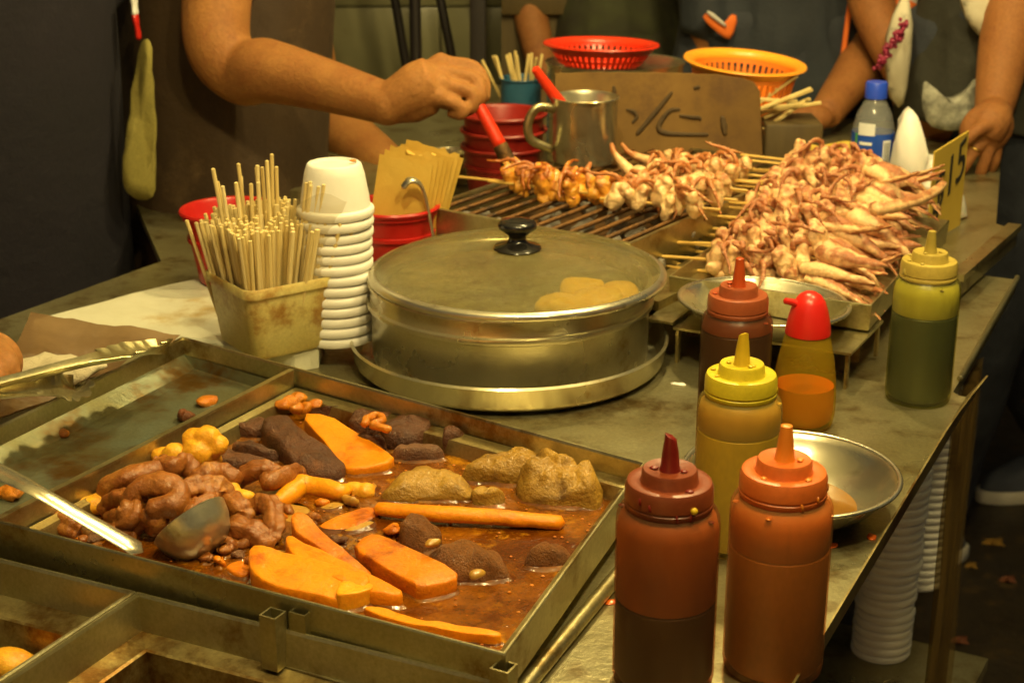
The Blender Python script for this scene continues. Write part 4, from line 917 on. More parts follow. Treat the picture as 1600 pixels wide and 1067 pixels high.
def paper_bag(c, w_, h, lean, rot, label, seed, m='kraft'):
    mb = MB(); nx, nz = 10, 14
    for s_ in (0, 1):
        for j in range(nz+1):
            for i in range(nx+1):
                x = (i/nx-.5)*w_; z = h*j/nz; tk = .0016*(1-abs(i/nx-.5)*1.9)+.0004
                e = noise.noise(Vector((x*30+seed, z*22, s_*2)))*.0016
                zz = z+(.006*noise.noise(Vector((i*.8+seed, 0, 1))) if j == nz else 0)
                mb.v.append(Vector((x, (tk if s_ else -tk)+e, zz)))
    L_ = (nx+1)*(nz+1)
    for s_ in (0, 1):
        for j in range(nz):
            for i in range(nx):
                a_ = s_*L_+j*(nx+1)+i; q = (a_, a_+1, a_+nx+2, a_+nx+1); mb.f.append(q if s_ == 0 else q[::-1])
    for j in range(nz):
        for i in (0, nx):
            a_ = j*(nx+1)+i; mb.f.append((a_, a_+nx+1, L_+a_+nx+1, L_+a_))
    me = mb.mesh('paper_bag', m, 50); o = link('paper_bag', me, None, c, (lean[0], lean[1], rot)); tag(o, label, 'paper bag', 'yellow kraft paper bags in the red bucket')
for i in range(7):
    paper_bag(rb2+Vector((-.004+i*.0028, -.016+i*.006, .012)), .060, .122+.003*(i % 3)+.001*i, (radians(-4+i*.6), radians(9+i*1.2), 0), radians(-12+i*1.5),
              ['front yellow kraft bag in the red bucket', 'second yellow kraft bag, just behind the front one', 'third yellow kraft bag in the bunch', 'fourth yellow kraft bag in the bunch', 'fifth yellow kraft bag in the bunch', 'sixth yellow kraft bag, second from the back', 'rear yellow kraft bag with a ragged top edge'][i], i*3)
for k in range(5):
    c = rb2+Vector((.020+k*.006, -.002, .130+random.uniform(0, .006))); 
    solo('paper_scrap', MB().ball(c, (.005, .003, .004), 12).jitter(.003, 160, k), 'kraft', 'torn yellow paper scrap crumpled on top of the kraft bags', 'paper scrap', c, 'paper scraps on the kraft bags', 60)
a_ = [rb2+Vector(q) for q in ((.050, -.035, .02), (.042, -.030, .07), (.036, -.030, .100), (.030, -.033, .112), (.021, -.036, .115), (.014, -.037, .108))]
solo('serving_ladle', MB().tube(a_, [.0036, .0036, .0040, .0050, .0055, .0045], 10, 8, flat=.5), 'steel_bright', 'hooked steel ladle handle leaning on the red bucket rim', 'ladle', a_[0], smooth=180)

# ------------------------------------------------------------------ the charcoal grill
GZ = .945
gFL, gFR = P(660, 322, GZ), P(985, 380, GZ); ga = (gFR-gFL).normalized(); gb = Vector((-ga.y, ga.x, 0)); gw = (gFR-gFL).length; gd = .44
grill = thing('charcoal_grill', 'rectangular steel charcoal grill with rusty bars', 'grill', ((gFL+gFR)/2).to_2d().to_3d()+Vector((0, 0, .872)))
qd = [v2(q) for q in (gFL, gFR, gFR+gb*gd, gFL+gb*gd)]
mb = MB(); rings(mb, [(inset(qd, .006), .872), (inset(qd, .005), .914), (qd, .916), (qd, GZ-.001), (inset(qd, .001), GZ), (inset(qd, .0035), GZ), (inset(qd, .0042), GZ-.002), (inset(qd, .006), .895)])
part('firebox', mb, 'steel', grill, 0, world=True)
mb = MB(); rings(mb, [(inset(qd, .0065), .8955), (inset(qd, .05), .896)]); part('ash_bed', mb, 'iron', grill, 0, world=True)
sq = [v2(q) for q in (gFL-ga*.01-gb*.030, gFR+ga*.052-gb*.030, gFR+ga*.052+gb*gd, gFR+ga*.004+gb*gd, gFR+ga*.004-gb*.004, gFL-ga*.01-gb*.004)]
part('drip_ledge', MB().prism(sq, .890, .900), 'steel_dirty', grill, 0, world=True)
part('red_reflection', MB().box((gFL.lerp(gFR, .30)-gb*.036+Vector((0, 0, -.062))), (gw*.5, .004, .030), Matrix.Rotation(math.atan2(ga.y, ga.x), 3, 'Z')), 'dark_red_plastic', grill, 0, world=True)  # the red bucket's reflection in the steel, built as a coloured plate
nb_ = 12; bar = None
bm_ = MB().tube([(0, 0, 0), (0, gd*.5, 0), (0, gd-.010, 0)], .0026, 7).jitter(.0005, 60, 1).mesh('grill_bar', 'rusty_bar', 60)
for i in range(nb_):
    q = gFL+ga*(gw*(i+.7)/(nb_+.4))+gb*.005+Vector((0, 0, -.0035)); o = link('grill_bar', bm_, grill, q-Vector(grill.location), (0, 0, math.atan2(gb.y, gb.x)-pi/2))
part('cross_bar', MB().tube([gFL+gb*.16+Vector((0, 0, -.009)), gFR+gb*.16+Vector((0, 0, -.009))], .0028, 7), 'rusty_bar', grill, world=True)
part('cross_bar', MB().tube([gFL+gb*.32+Vector((0, 0, -.009)), gFR+gb*.32+Vector((0, 0, -.009))], .0028, 7), 'rusty_bar', grill, world=True)
ash_me = [MB().ball((0, 0, 0), (.017, .010, .009), 12).jitter(.007, 70, s_).mesh('charcoal_lump', 'ash', 60) for s_ in range(4)]
random.seed(4)
for i in range(60):
    u_, w_ = random.uniform(.05, .97), random.random()**1.3*.40+.02
    q = gFL+ga*gw*u_+gb*w_; q.z = random.uniform(.904, .922)
    tag(link('charcoal_lump', ash_me[i % 4], None, q, (random.random()*3, random.random()*3, random.random()*6)), 'ashy charcoal lump glimpsed between the grill bars', 'charcoal', 'charcoal lumps under the grill bars')

# ------------------------------------------------------------------ squid skewers
def squid_head(seed):
    random.seed(seed); mb = MB(); mb.ball((0, 0, -.001), (.0080, .0098, .0158), 18); mb.ball((.002, -.007, -.007), (.007, .007, .008), 14); mb.ball((-.003, .006, .007), (.0062, .007, .007), 14)
    mb = remesh(mb, .0011, 4).jitter(.0022, 120, seed).jitter(.0006, 420, seed+3)
    return mb, [max(0, min(1, .20+(v.z*26)+.35*noise.noise(v*170+Vector((seed, 0, 0))))) for v in mb.v]
def squid_tentacle(seed, L=.05, r=.0036, curl=1.0):
    random.seed(seed); n_ = 9; pts = []; p = Vector((0, 0, .004)); a_ = random.uniform(-.6, .6); el = .5
    for i in range(n_):
        pts.append(p.copy()); d = Vector((cos(a_)*cos(el)*.35, sin(a_) if i else 0, sin(el)-.0)); d.normalize(); p = p+d*L/n_
        a_ += random.uniform(.2, .9)*curl*random.choice((1, 1, -.3)); el -= random.uniform(.25, .5)
    rs = [r*(1-.75*i/(n_-1)) for i in range(n_)]
    mb = MB(); mb.tube(pts, rs, 9, 6); pg = []
    for i, v in enumerate(mb.v):
        b_ = max(0, sin(i//9*1.35))*(1 if i % 9 in (0, 1, 8) else 0)
        v += noise.noise_vector(v*260+Vector((seed, 0, 0)))*.0009; v.y += b_*.0008
        pg.append(max(0, min(1, .98-.45*b_+.4*noise.noise(v*140))))
    return mb, pg
def squid_arm(seed, L=.10, r=.0085, curl=.5):
    """thick arm: pale smooth belly, brown back with a row of sucker bumps, tapering to a thin tip"""
    random.seed(seed); n_ = 8; pts = []; bend = random.uniform(-curl, curl); up = random.uniform(-.55, .08)
    for i in range(n_):
        t = i/(n_-1); pts.append(Vector((L*t, bend*L*.5*t*t, up*L*.7*t*t-.003*t)))
    rs = [r*(.75+.5*sin(pi*min(1, t*1.6)))*(1-t)**(.34 if r > .008 else .6)+.0011 for t in [i/(n_-1) for i in range(n_)]]
    mb = MB(); m_ = 14; mb.tube(pts, rs, m_, 8, flat=.82); pg = []
    for i, v in enumerate(mb.v):
        k = i % m_; ring = i//m_; back = k in (3, 4, 10, 11); top = k in (2, 3, 4, 5)
        bmp = (.5+.5*sin(ring*1.9))*(1 if back else 0); t = v.x/L
        v += noise.noise_vector(v*150+Vector((seed, 0, 0)))*.0012
        v += Vector((0, (1 if k in (10, 11) else -1)*bmp*.0011, bmp*.0010))
        pg.append(max(0, min(1, (.86 if back else (.50 if top else .22))+.5*max(0, t-.45)+.35*noise.noise(v*90+Vector((0, seed, 0))))))
    return mb, pg
HEAD = []; TENT = []; ARM = []; GHEAD = []; GTENT = []; GARM = []; SAU = []
for s_ in range(6):
    mb, pg = squid_head(s_); HEAD.append(mb.mesh('squid_head', 'squid_flesh', 180, pg)); GHEAD.append(mb.mesh('squid_head', 'squid_grilled', 180, pg)); SAU.append(mb.mesh('squid_head', 'squid_sauced', 180, pg))
STENT = []; SARM = []
for s_ in range(10):
    mb, pg = squid_tentacle(s_+20, .050+.004*(s_ % 4)); TENT.append(mb.mesh('tentacle', 'squid_flesh', 180, pg)); GTENT.append(mb.mesh('tentacle', 'squid_grilled', 180, pg)); STENT.append(mb.mesh('tentacle', 'squid_sauced', 180, pg))
for s_ in range(8):
    mb, pg = squid_arm(s_+50, .064+.006*(s_ % 4), .0096+.0010*(s_ % 3), .45) if s_ < 5 else squid_arm(s_+50, .080+.008*(s_ % 3), .0062, 1.1); ARM.append(mb.mesh('squid_arm', 'squid_flesh', 180, pg)); GARM.append(mb.mesh('squid_arm', 'squid_grilled', 180, pg)); SARM.append(mb.mesh('squid_arm', 'squid_sauced', 180, pg))
STK = MB().tube([(-.115, 0, 0), (-.05, 0, 0), (.06, 0, 0)], .0017, 7).mesh('bamboo_stick', 'bamboo_oily', 30)
STK2 = MB().tube([(-.075, 0, 0), (0, 0, 0), (.06, 0, 0)], .0017, 7).mesh('bamboo_stick', 'bamboo_oily', 30)
def skewer(pos, rot, label, group, seed, heads=4, tents=7, arms=3, H=HEAD, TN=TENT, AR=ARM, stick=STK, al=1.0, flatten=1):
    """local x runs along the stick; exposed stick at -x, heads and tentacles in the middle, long arms at +x"""
    random.seed(seed*13+5)
    t = thing('squid_skewer', label, 'squid skewer', pos, 0, group, rot=rot)
    link('bamboo_stick', stick, t)
    for i in range(heads):
        x = -.045+.085*i/max(1, heads-1)+random.gauss(0, .004)
        hd_ = link('squid_head', random.choice(H), t, (x, random.gauss(0, .005), random.gauss(0, .003)+.006), (random.gauss(.35, .35), random.gauss(0, .35), random.gauss(0, .4))); hd_.scale = (random.uniform(.95, 1.25),)*3
    for i in range(tents):
        x = -.045+.095*random.random()
        link('tentacle', random.choice(TN), t, (x, random.gauss(0, .008), .008+random.random()*.007), (random.gauss(0, .5), random.gauss(0, .4), random.uniform(0, 6.28)))
    for i in range(arms):
        s_ = .9+.25*random.random()
        o = link('squid_arm', random.choice(AR), t, (.028+random.random()*.022, (i-(arms-1)/2)*.011, random.gauss(.001, .004)), (random.uniform(-1, 1), random.uniform(.0, .28)*flatten, (i-(arms-1)/2)*.22*al+random.gauss(0, .15)))
        o.scale = (s_, s_, s_)
    return t
# tray of the heap
sFL, sFR, sBR = P(1045, 432, .915), P(1362, 478, .915), P(1447, 385, .915)
sa = (sFR-sFL).normalized(); sb = (sBR-sFR).normalized()
sq = [v2(q) for q in (sFL, sFR, sBR+sb*.12, sFL+(sBR-sFR)+sb*.12)]
st = thing('squid_tray', 'rectangular steel tray under the heap of squid skewers', 'tray', (sFL.x+.15, sFL.y+.08, .872))
mb = MB(); rings(mb, [(inset(sq, .003), .888), (inset(sq, .0015), .8895), (sq, .915), (inset(sq, .0004), .9158), (inset(sq, .0018), .9158), (inset(sq, .003), .910), (inset(sq, .006), .892)])
part('tray_body', mb, 'steel', st, 0, world=True)
part('tray_floor', rings(MB(), [(inset(sq, .0058), .8915), (inset(sq, .03), .8917)]), 'steel_dirty', st, 0, world=True)
for q in (Vector((*sq[0], 0))+sa*.02+sb*.02, Vector((*sq[1], 0))-sa*.02+sb*.02, Vector((*sq[2], 0))-sa*.02-sb*.02, Vector((*sq[3], 0))+sa*.02-sb*.02):
    z0 = .85 if q.y < 1.62 else .87
    part('foot', MB().box((q.x, q.y, (z0+.888)/2-.001), (.012, .012, .888-z0-.002)), 'steel_dirty', st, 0, world=True)
stack_g = ['skewers in the nearest squid mound', 'skewers in the middle squid mound', 'skewers in the rear squid mound']
stack_l = ['skewer of pale squid with brown tentacles in the nearest mound of the heap', 'skewer of squid with long pale arms in the middle mound of the heap', 'skewer of pinkish squid in the rear mound on top of the heap']
sr = math.atan2(sa.y, sa.x)
def mound(k, px0, px1, z_list, seed0, rows, dz, spread):
    """rows of skewers laid side by side and piled up; sticks to the left"""
    s_ = seed0
    for lv, nrow in enumerate(rows):
        for i in range(nrow):
            f = (i+.5)/nrow; q = P(*px0, z_list[0]).lerp(P(*px1, z_list[0]), f if nrow > 1 else .5)
            random.seed(s_); q.z = z_list[0]+lv*dz+random.gauss(0, .002); q += Vector((random.gauss(0, .006), random.gauss(0, .004), 0))+sa*(lv*.004)
            top = lv == len(rows)-1
            skewer(q, (random.gauss(0, .12), random.gauss(-.02, .03), sr+random.gauss(.02, .05)), stack_l[k], stack_g[k], s_, 6, 7, 3)
            s_ += 1
mound(0, (1180, 446), (1240, 376), [.902], 100, [5, 4, 2], .016, 0)
mound(1, (1228, 380), (1268, 330), [.918], 140, [4, 4, 2], .016, 0)
mound(2, (1268, 316), (1302, 276), [.946], 180, [4, 3, 1], .015, 0)
# one arm curling up past the price sign
t = thing('loose_squid', 'single long squid arm lying across the heap towards the price sign', 'squid arm', P(1390, 318, .965), 0)
pts = [P(1365, 327, .972), P(1400, 322, .972), P(1440, 310, .972), P(1462, 298, .972), P(1474, 287, .974)]
mb = MB().tube([p-Vector(t.location) for p in pts], [.009, .0082, .007, .006, .0045], 14, 8, flat=.8)
for i, v in enumerate(mb.v): v.z += .0012*sin(i//14*1.7)*(1 if i % 14 in (3, 4, 10, 11) else 0)
part('flesh', mb, 'squid_flesh', t, 180, pig=[.62 if i % 14 in (2, 3, 4, 5) else .3 for i in range(len(mb.v))])
# squid on the grill
GG_ = 'squid skewers cooking on the grill'
gl = ['nearest grilled squid skewer, its tentacles hanging between the bars', 'second grilled squid skewer from the front', 'third grilled squid skewer from the front', 'rear grilled squid skewer with tentacles sticking up', 'farthest pale grilled squid skewer beside the cardboard']
for i, (x, y, xx) in enumerate([(1020, 318, 0), (1050, 303, 0), (1068, 288, 0), (1085, 276, 0), (1100, 266, 0)]):
    q = P(x, y, GZ+.012); skewer(q, (0, 0, sr+pi+.10-.02*i), gl[i], GG_, 300+i, 7, 8, 0, GHEAD, GTENT, GARM, STK2, flatten=.3)
for i, (x, y, lb) in enumerate([(905, 300, 'sauce glazed orange squid skewer under the brush'), (850, 290, 'sauce glazed squid skewer at the left of the grill')]):
    q = P(x, y, GZ+.010); skewer(q, (0, 0, sr+.02+.06*i), lb, GG_, 320+i, 7, 8, 0, SAU, STENT, SARM[:5], STK, flatten=.2)
for i, (pts, lb) in enumerate([([(935, 300, .012), (925, 285, .018), (918, 268, .03), (922, 255, .04)], 'short upright squid tentacle at the left, on the grill'), ([(990, 275, .012), (975, 258, .03), (960, 240, .045), (955, 225, .055)], 'tall upright pink squid tentacle on the grill before the mug'), ([(1035, 255, .012), (1010, 250, .022), (985, 240, .035), (971, 225, .05)], 'slender squid tentacle bending up before the cardboard')]):
    pp = [P(x, y, GZ+.010).lerp(P(x, y, GZ+.010), 0)+Vector((0, 0, 0)) for x, y, z in pts]
    Yb = pp[0].y; pp = [PY(x, y, Yb+.01*j) for j, (x, y, z) in enumerate(pts)]
    mb = MB().tube(pp, [.0085, .0062, .004, .0022], 10, 7).jitter(.0009, 120, i)
    solo('squid_tentacle', mb, 'squid_grilled', lb, 'tentacle', pp[0], GG_, 180, pig=[min(1, .2+.8*(j//10)/22) for j in range(len(mb.v))])
    c = pp[0]+Vector((.008, -.004, .002)); mb2 = MB().ball(c, (.014, .010, .011), 16).jitter(.003, 90, i)
    solo('squid_piece', mb2, 'squid_grilled', ['pale squid head below the short left tentacle on the grill', 'pale squid head below the tall pink tentacle on the grill', 'pale round squid head below the slender tentacle on the grill'][i], 'squid head', c, GG_, 180, pig=[.15]*len(mb2.v))

# ------------------------------------------------------------------ behind the grill
k7 = lambda x, y: (x/3.2+780, y/3.2+20)
mg = thing('steel_mug', 'tall stained steel mug standing on the grill', 'mug', PY(913, 262, 1.92).to_2d().to_3d()+Vector((0, 0, GZ)))
mc = Vector(mg.location); mpx = F_PX/((mc.y)*CT-(1.0-CAMZ)*ST); rm = 52/mpx; hm = PY(913, 152, 1.92).z-GZ
part('mug_body', MB().lathe([(0, 0), (rm*.93, 0), (rm*.96, .003), (rm*.965, hm-.006), (rm*1.0, hm-.002), (rm*1.02, hm), (rm*1.0, hm+.0012), (rm*.94, hm-.004), (rm*.94, .004), (0, .003)], 56), 'pot_steel', mg, 40)
part('handle', MB().tube([(-rm*.93, -.008, hm*.84), (-rm*1.45, -.014, hm*.86), (-rm*1.72, -.016, hm*.62), (-rm*1.60, -.014, hm*.36), (-rm*1.0, -.008, hm*.20)], .0042, 10, 8, flat=1.4), 'steel', mg, 180)
part('sauce', MB().lathe([(0, hm*.84), (rm*.93, hm*.84)], 40), 'brown_sauce', mg, 180)
def brush(pts, r, label, bristle=None):
    t = thing('basting_brush', label, 'brush', pts[0]); 
    part('handle', MB().tube(pts[:2], [r*.8, r*1.15], 12), 'red_bright', t, world=True)
    return t
br0 = brush([PY(836, 108, 1.915), PY(876, 163, 1.925)], .0068, 'red handled brush standing in the steel mug')
a_ = PY(876, 163, 1.925); part('ferrule', MB().tube([a_, a_+Vector((.006, 0, -.03))], .0075, 10), 'steel', br0, world=True)
a_ = a_+Vector((.006, 0, -.03)); part('bristles', MB().tube([a_, a_+Vector((.006, 0, -.03))], [.008, .004], 10), 'bamboo', br0, world=True)
# cardboard with brush marks
YB = 1.99
cbd = thing('cardboard_sign', 'stained cardboard sheet with faded brush marks standing behind the grill', 'sign', (PY(1030, 262, YB).x, YB, .872))
pl = [PY(x, y, YB) for x, y in ((868, 118), (930, 116), (1000, 117), (1060, 118), (1120, 120), (1160, 125), (1186, 132), (1190, 150), (1192, 265))]
zb_ = .872; n_ = 34; mb = MB()
def top_z(f):
    x = pl[0].x+(pl[-1].x-pl[0].x)*f
    for a_, b_ in zip(pl[:-1], pl[1:]):
        if a_.x <= x <= b_.x: return a_.z+(b_.z-a_.z)*(x-a_.x)/(b_.x-a_.x+1e-9)
    return pl[-2].z
for s_ in (0, 1):
    for j in range(9):
        for i in range(n_+1):
            f = i/n_; x = pl[0].x+(pl[-1].x-pl[0].x)*f; z = zb_+(top_z(f)-zb_)*j/8
            yo = (.0025 if s_ else -.0025)+.006*sin(f*3.2)*(j/8)+(z-zb_)*.06+.0012*noise.noise(Vector((x*30, z*30, 0)))
            mb.v.append(Vector((x, YB+yo, z+(.0012*noise.noise(Vector((x*90, 0, 3))) if j == 8 else 0))))
L_ = (n_+1)*9
for s_ in (0, 1):
    for j in range(8):
        for i in range(n_):
            a_ = s_*L_+j*(n_+1)+i; q = (a_, a_+1, a_+n_+2, a_+n_+1); mb.f.append(q if s_ == 0 else q[::-1])
for i in range(n_): a_ = 8*(n_+1)+i; mb.f.append((a_, a_+1, L_+a_+1, L_+a_))
for j in range(8):
    for i in (0, n_): a_ = j*(n_+1)+i; q = (a_, a_+n_+1, L_+a_+n_+1, L_+a_); mb.f.append(q if i == 0 else q[::-1])
part('sheet', mb, 'cardboard', cbd, 40, world=True)
def on_board(x, y):
    p = PY(*k7(x, y), YB); f = (p.x-pl[0].x)/(pl[-1].x-pl[0].x); j = max(0, min(1, (p.z-zb_)/(top_z(f)-zb_)))
    return Vector((p.x, YB-.0032+.006*sin(f*3.2)*j+(p.z-zb_)*.06, p.z))
mb = MB()
for st_, r in (([(868, 405), (830, 450), (770, 520), (700, 600), (690, 608)], .0026), ([(905, 490), (860, 495), (820, 535), (800, 580), (830, 605), (920, 612), (1045, 612)], .0028), ([(905, 520), (960, 528), (1000, 530), (1012, 540)], .0022), ([(1118, 525), (1126, 570), (1132, 612)], .0036), ([(575, 375), (578, 400), (572, 425)], .0024), ([(640, 490), (672, 500), (690, 525), (668, 555)], .0022), ([(980, 385), (1005, 378)], .003)):
    mb.tube([on_board(*q)+Vector((0, -.0006, 0)) for q in st_], [r*(.7+.5*sin(pi*i/(len(st_)-1))) for i in range(len(st_))], 6, 5, flat=.25, up=(0, 1, 0))
part('brush_marks', mb, 'faded_ink', cbd, 180, world=True)
# pan, red colander, orange colander
def colander(name, c, R_, r_, h, m, mr, label, rot, rows=2, nseg=96):
    t = thing(name, label, 'colander', c, 0, 'plastic colanders', rot=rot); mb = MB()
    prof = [(0, 0), (r_*.6, 0), (r_*.92, .001), (r_, .006)]
    lv = [(.0, 0)]
    P_ = [(r_+(R_-r_)*(i/10)**.6, .006+(h-.012)*(i/10)) for i in range(11)]
    n = nseg
    base = len(mb.v)
    for r, z in P_: mb.v += [Vector((r*cos(2*pi*i/n), r*sin(2*pi*i/n), z)) for i in range(n)]
    for k in range(10):
        for i in range(n):
            if k in (1, 2, 3, 5, 6, 7, 8) and i % 2 == 0 and k not in (4,): continue
            mb.f.append((k*n+i, k*n+(i+1) % n, (k+1)*n+(i+1) % n, (k+1)*n+i))
    me = mb.mesh('tmp', m, 0); bm = bmesh.new(); bm.from_mesh(me); bmesh.ops.solidify(bm, geom=bm.faces[:], thickness=.0018)
    w2 = MB(); bm.verts.index_update(); w2.v = [v.co.copy() for v in bm.verts]; w2.f = [tuple(v.index for v in f.verts) for f in bm.faces]; bm.free()
    w2.lathe([(0, 0), (r_*.9, 0), (r_, .0055), (r_-.002, .0062), (r_*.88, .002), (0, .002)], n)
    part('basket', w2, m, t, 40)
    part('rim', MB().lathe([(R_-.002, h-.009), (R_+.001, h-.008), (R_+.004, h-.003), (R_+.010, h), (R_+.0115, h+.0012), (R_+.0105, h+.003), (R_+.003, h+.0028), (R_-.003, h-.004)], n, closed=True), mr, t, 60)
    return t
YO = 2.12; cO = PY(1160, 190, YO); zo = cO.z
po = F_PX/(YO*CT-(zo-CAMZ)*ST)
colander('orange_colander', Vector((cO.x-.008, YO, .937)), 82/po, 50/po, .098, 'orange_plastic', 'orange_rim', 'orange plastic colander behind the cardboard', (radians(3), radians(4), 0))
pn = thing('steel_basin', 'oval steel basin under the red colander', 'basin', PY(960, 150, 2.22).to_2d().to_3d()+Vector((0, 0, .872)))
hz = PY(958, 98, 2.22).z-.872; mb = MB(); rb_ = .096
mb.lathe([(0, 0), (rb_*.9, 0), (rb_, .01), (rb_, hz-.004), (rb_*1.03, hz), (rb_*1.035, hz+.002), (rb_, hz+.0015), (rb_*.975, hz-.005), (rb_*.975, .012), (0, .008)], 72, sx=1.0, sy=.8)
part('basin_body', mb, 'pot_steel', pn, 40)
cr = PY(943, 76, 2.20); pr2 = F_PX/(2.2*CT-(cr.z-CAMZ)*ST)
colander('red_colander', Vector((cr.x-.003, 2.215, cr.z-.032)), 79/pr2, 58/pr2, .034, 'red_bright', 'red_bright', 'red plastic colander resting on the steel basin', (radians(-1.5), radians(1), 0))
tb = thing('prop_block', 'dark block under the orange colander', 'block', (cO.x-.01, YO+.02, .872))
part('block_body', MB().box((0, 0, .031), (.10, .09, .062), bev=.004), 'wood_brown', tb)
# red bucket pile, blue tub with sticks, small pot
zc_ = PY(787, 270, 2.02)
for i in range(3):
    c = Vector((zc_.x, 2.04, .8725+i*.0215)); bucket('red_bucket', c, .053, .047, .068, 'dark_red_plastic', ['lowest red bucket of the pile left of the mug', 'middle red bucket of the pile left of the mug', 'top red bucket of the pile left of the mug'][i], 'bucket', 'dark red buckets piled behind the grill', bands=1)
c = PY(814, 188, 2.3); bl = bucket('blue_tub', Vector((c.x, 2.32, .872)), .030, .030, c.z-.872+.060, 'blue_plastic', 'blue tub of loose sticks behind the red buckets', 'tub', bands=1, lipr=.002)
for i in range(12):
    c2 = Vector((c.x+random.uniform(-.02, .02), 2.32+random.uniform(-.015, .015), c.z-.02)); d = Vector((random.gauss(-.05, .25), random.gauss(0, .1), 1)).normalized()
    o = link('bamboo_stick', stick_me[0], None, c2, d.to_track_quat('Z', 'Y').to_euler()); o.scale = (1.3, 1.3, .7); tag(o, 'blurred bamboo stick standing in the blue tub', 'stick', 'sticks in the blue tub')
c = P(700, 290, .8725); sp = thing('small_pot', 'small steel pot left of the grill corner', 'pot', c+Vector((0, .02, 0)))
part('pot_wall', MB().lathe([(0, 0), (.027, 0), (.0285, .003), (.0285, .040), (.0305, .0415), (.0308, .043), (.0285, .043), (.0272, .04), (.0272, .005), (0, .003)], 48), 'pot_steel', sp, 40)
# water bottle, bag, price sign
YW = 1.985; bwz = PY(1362, 238, YW); wbt = thing('water_bottle', 'clear plastic water bottle with blue cap and blue label', 'bottle', (bwz.x, YW, .8785)); zt_ = PY(1373, 136, YW).z-.872
s_ = zt_; pw = F_PX/(YW*CT-(1.0-CAMZ)*ST); rw = 33/pw
part('bottle_body', MB().lathe([(0, .002), (rw*.8, 0), (rw*.95, .004), (rw, .014), (rw, s_*.42), (rw*1.0, s_*.55), (rw*.97, s_*.63), (rw*.82, s_*.74), (rw*.55, s_*.83), (rw*.42, s_*.87), (rw*.40, s_*.90)], 48), 'clear_plastic', wbt, 60)
part('label', MB().lathe([(rw*1.012, s_*.28), (rw*1.015, s_*.28), (rw*1.015, s_*.59), (rw*1.012, s_*.59)], 48), 'label_blue', wbt, 40)
part('cap', MB().lathe([(rw*.50, s_*.865), (rw*.52, s_*.867), (rw*.52, s_*.985), (rw*.47, s_), (0, s_)], 40), 'cap_blue', wbt, 40)
def on_lbl(a_, z, e=1.03): return Vector((rw*e*sin(a_), -rw*e*cos(a_), z))
def lbl(a0, a1, z0, z1, m, name, e=1.03, ks=6):
    mb = MB()
    for i in range(ks+1):
        a_ = a0+(a1-a0)*i/ks
        for z in (z0, z1): mb.v += [on_lbl(a_, z, e), on_lbl(a_, z, e-.012)]
    for i in range(ks):
        b_ = i*4; mb.f += [(b_, b_+4, b_+6, b_+2), (b_+1, b_+3, b_+7, b_+5), (b_, b_+1, b_+5, b_+4), (b_+2, b_+6, b_+7, b_+3)]
    return part(name, mb, m, wbt, 0)
lbl(.28, .72, s_*.32, s_*.54, 'white_print', 'barcode_patch')
for i in range(7): lbl(.33+i*.05, .345+i*.05+.012*(i % 2), s_*.34, s_*.52, 'black_print', 'barcode_bar', 1.036, 1)
lbl(-.95, -.15, s_*.58, s_*.68, 'white_print', 'white_band', 1.025)
lbl(-.85, -.25, s_*.50, s_*.525, 'white_print', 'print_line', 1.032); lbl(-.8, -.4, s_*.43, s_*.445, 'white_print', 'print_line', 1.032)
lbl(-1.15, -.98, s_*.28, s_*.59, 'label_green', 'green_stripe', 1.022)
YG = 1.93; bq_ = [(1400, 200), (1408, 172), (1428, 170), (1446, 225), (1476, 258), (1502, 305), (1514, 360), (1470, 372), (1420, 372), (1392, 340), (1390, 260)]
bp_ = chaikin([PY(x, y, YG) for x, y in bq_], 2); c = sum(bp_, Vector((0, 0, 0)))/len(bp_); mb = MB(); n_ = len(bp_)
for f, d in ((1, 0), (.95, -.012), (.8, -.022), (.55, -.028), (.25, -.030)): mb.v += [c+(p-c)*f+Vector((0, d, 0)) for p in bp_]
mb.v.append(c+Vector((0, -.03, 0)))
for k in range(4):
    for i in range(n_): mb.f.append((k*n_+i, k*n_+(i+1) % n_, (k+1)*n_+(i+1) % n_, (k+1)*n_+i))
for i in range(n_): mb.f.append((4*n_+i, 4*n_+(i+1) % n_, 5*n_))
o_ = len(mb.v); mb.v += [Vector((v.x, 2*YG-v.y, v.z)) for v in mb.v]; mb.f += [tuple(i+o_ for i in f)[::-1] for f in mb.f]
mb.jitter(.012, 26, 4, (1.6, 1.6, .6)).jitter(.006, 62, 6, (1.3, 1.3, .6))
for v in mb.v: v.z = max(v.z, .8725)
solo('plastic_bag', mb, 'bag_white', 'white plastic bag slumped beside the water bottle', 'plastic bag', (c.x, YG, .872), smooth=180)
sg = thing('price_sign', 'yellow price card reading $15 at the right of the squid heap', 'price sign', P(1470, 372, .872))
s0, s1 = P(1447, 382, .8725), P(1500, 352, .8725); s0.x = PY(1449, 375, s0.y).x
zt0 = PY(1449, 238, s0.y).z; zt1 = PY(1505, 205, s1.y).z; e = (s1-s0).normalized(); nn = Vector((e.y, -e.x, 0))
mb = MB(); mb.add([s0-nn*.002, s1-nn*.002, Vector((s1.x, s1.y, zt1))-nn*.002, Vector((s0.x, s0.y, zt0))-nn*.002, s0, s1, Vector((s1.x, s1.y, zt1)), Vector((s0.x, s0.y, zt0))], [(3, 2, 1, 0), (4, 5, 6, 7), (0, 1, 5, 4), (1, 2, 6, 5), (2, 3, 7, 6), (3, 0, 4, 7)])
part('card', mb, 'sign_yellow', sg, 0, world=True)
fc = bpy.data.curves.new('txt', 'FONT'); fc.body = '$15'; fc.size = 1; fc.extrude = .004; fc.align_x = 'LEFT'
fo = bpy.data.objects.new('txt', fc); COL.objects.link(fo); bpy.context.evaluated_depsgraph_get().update()
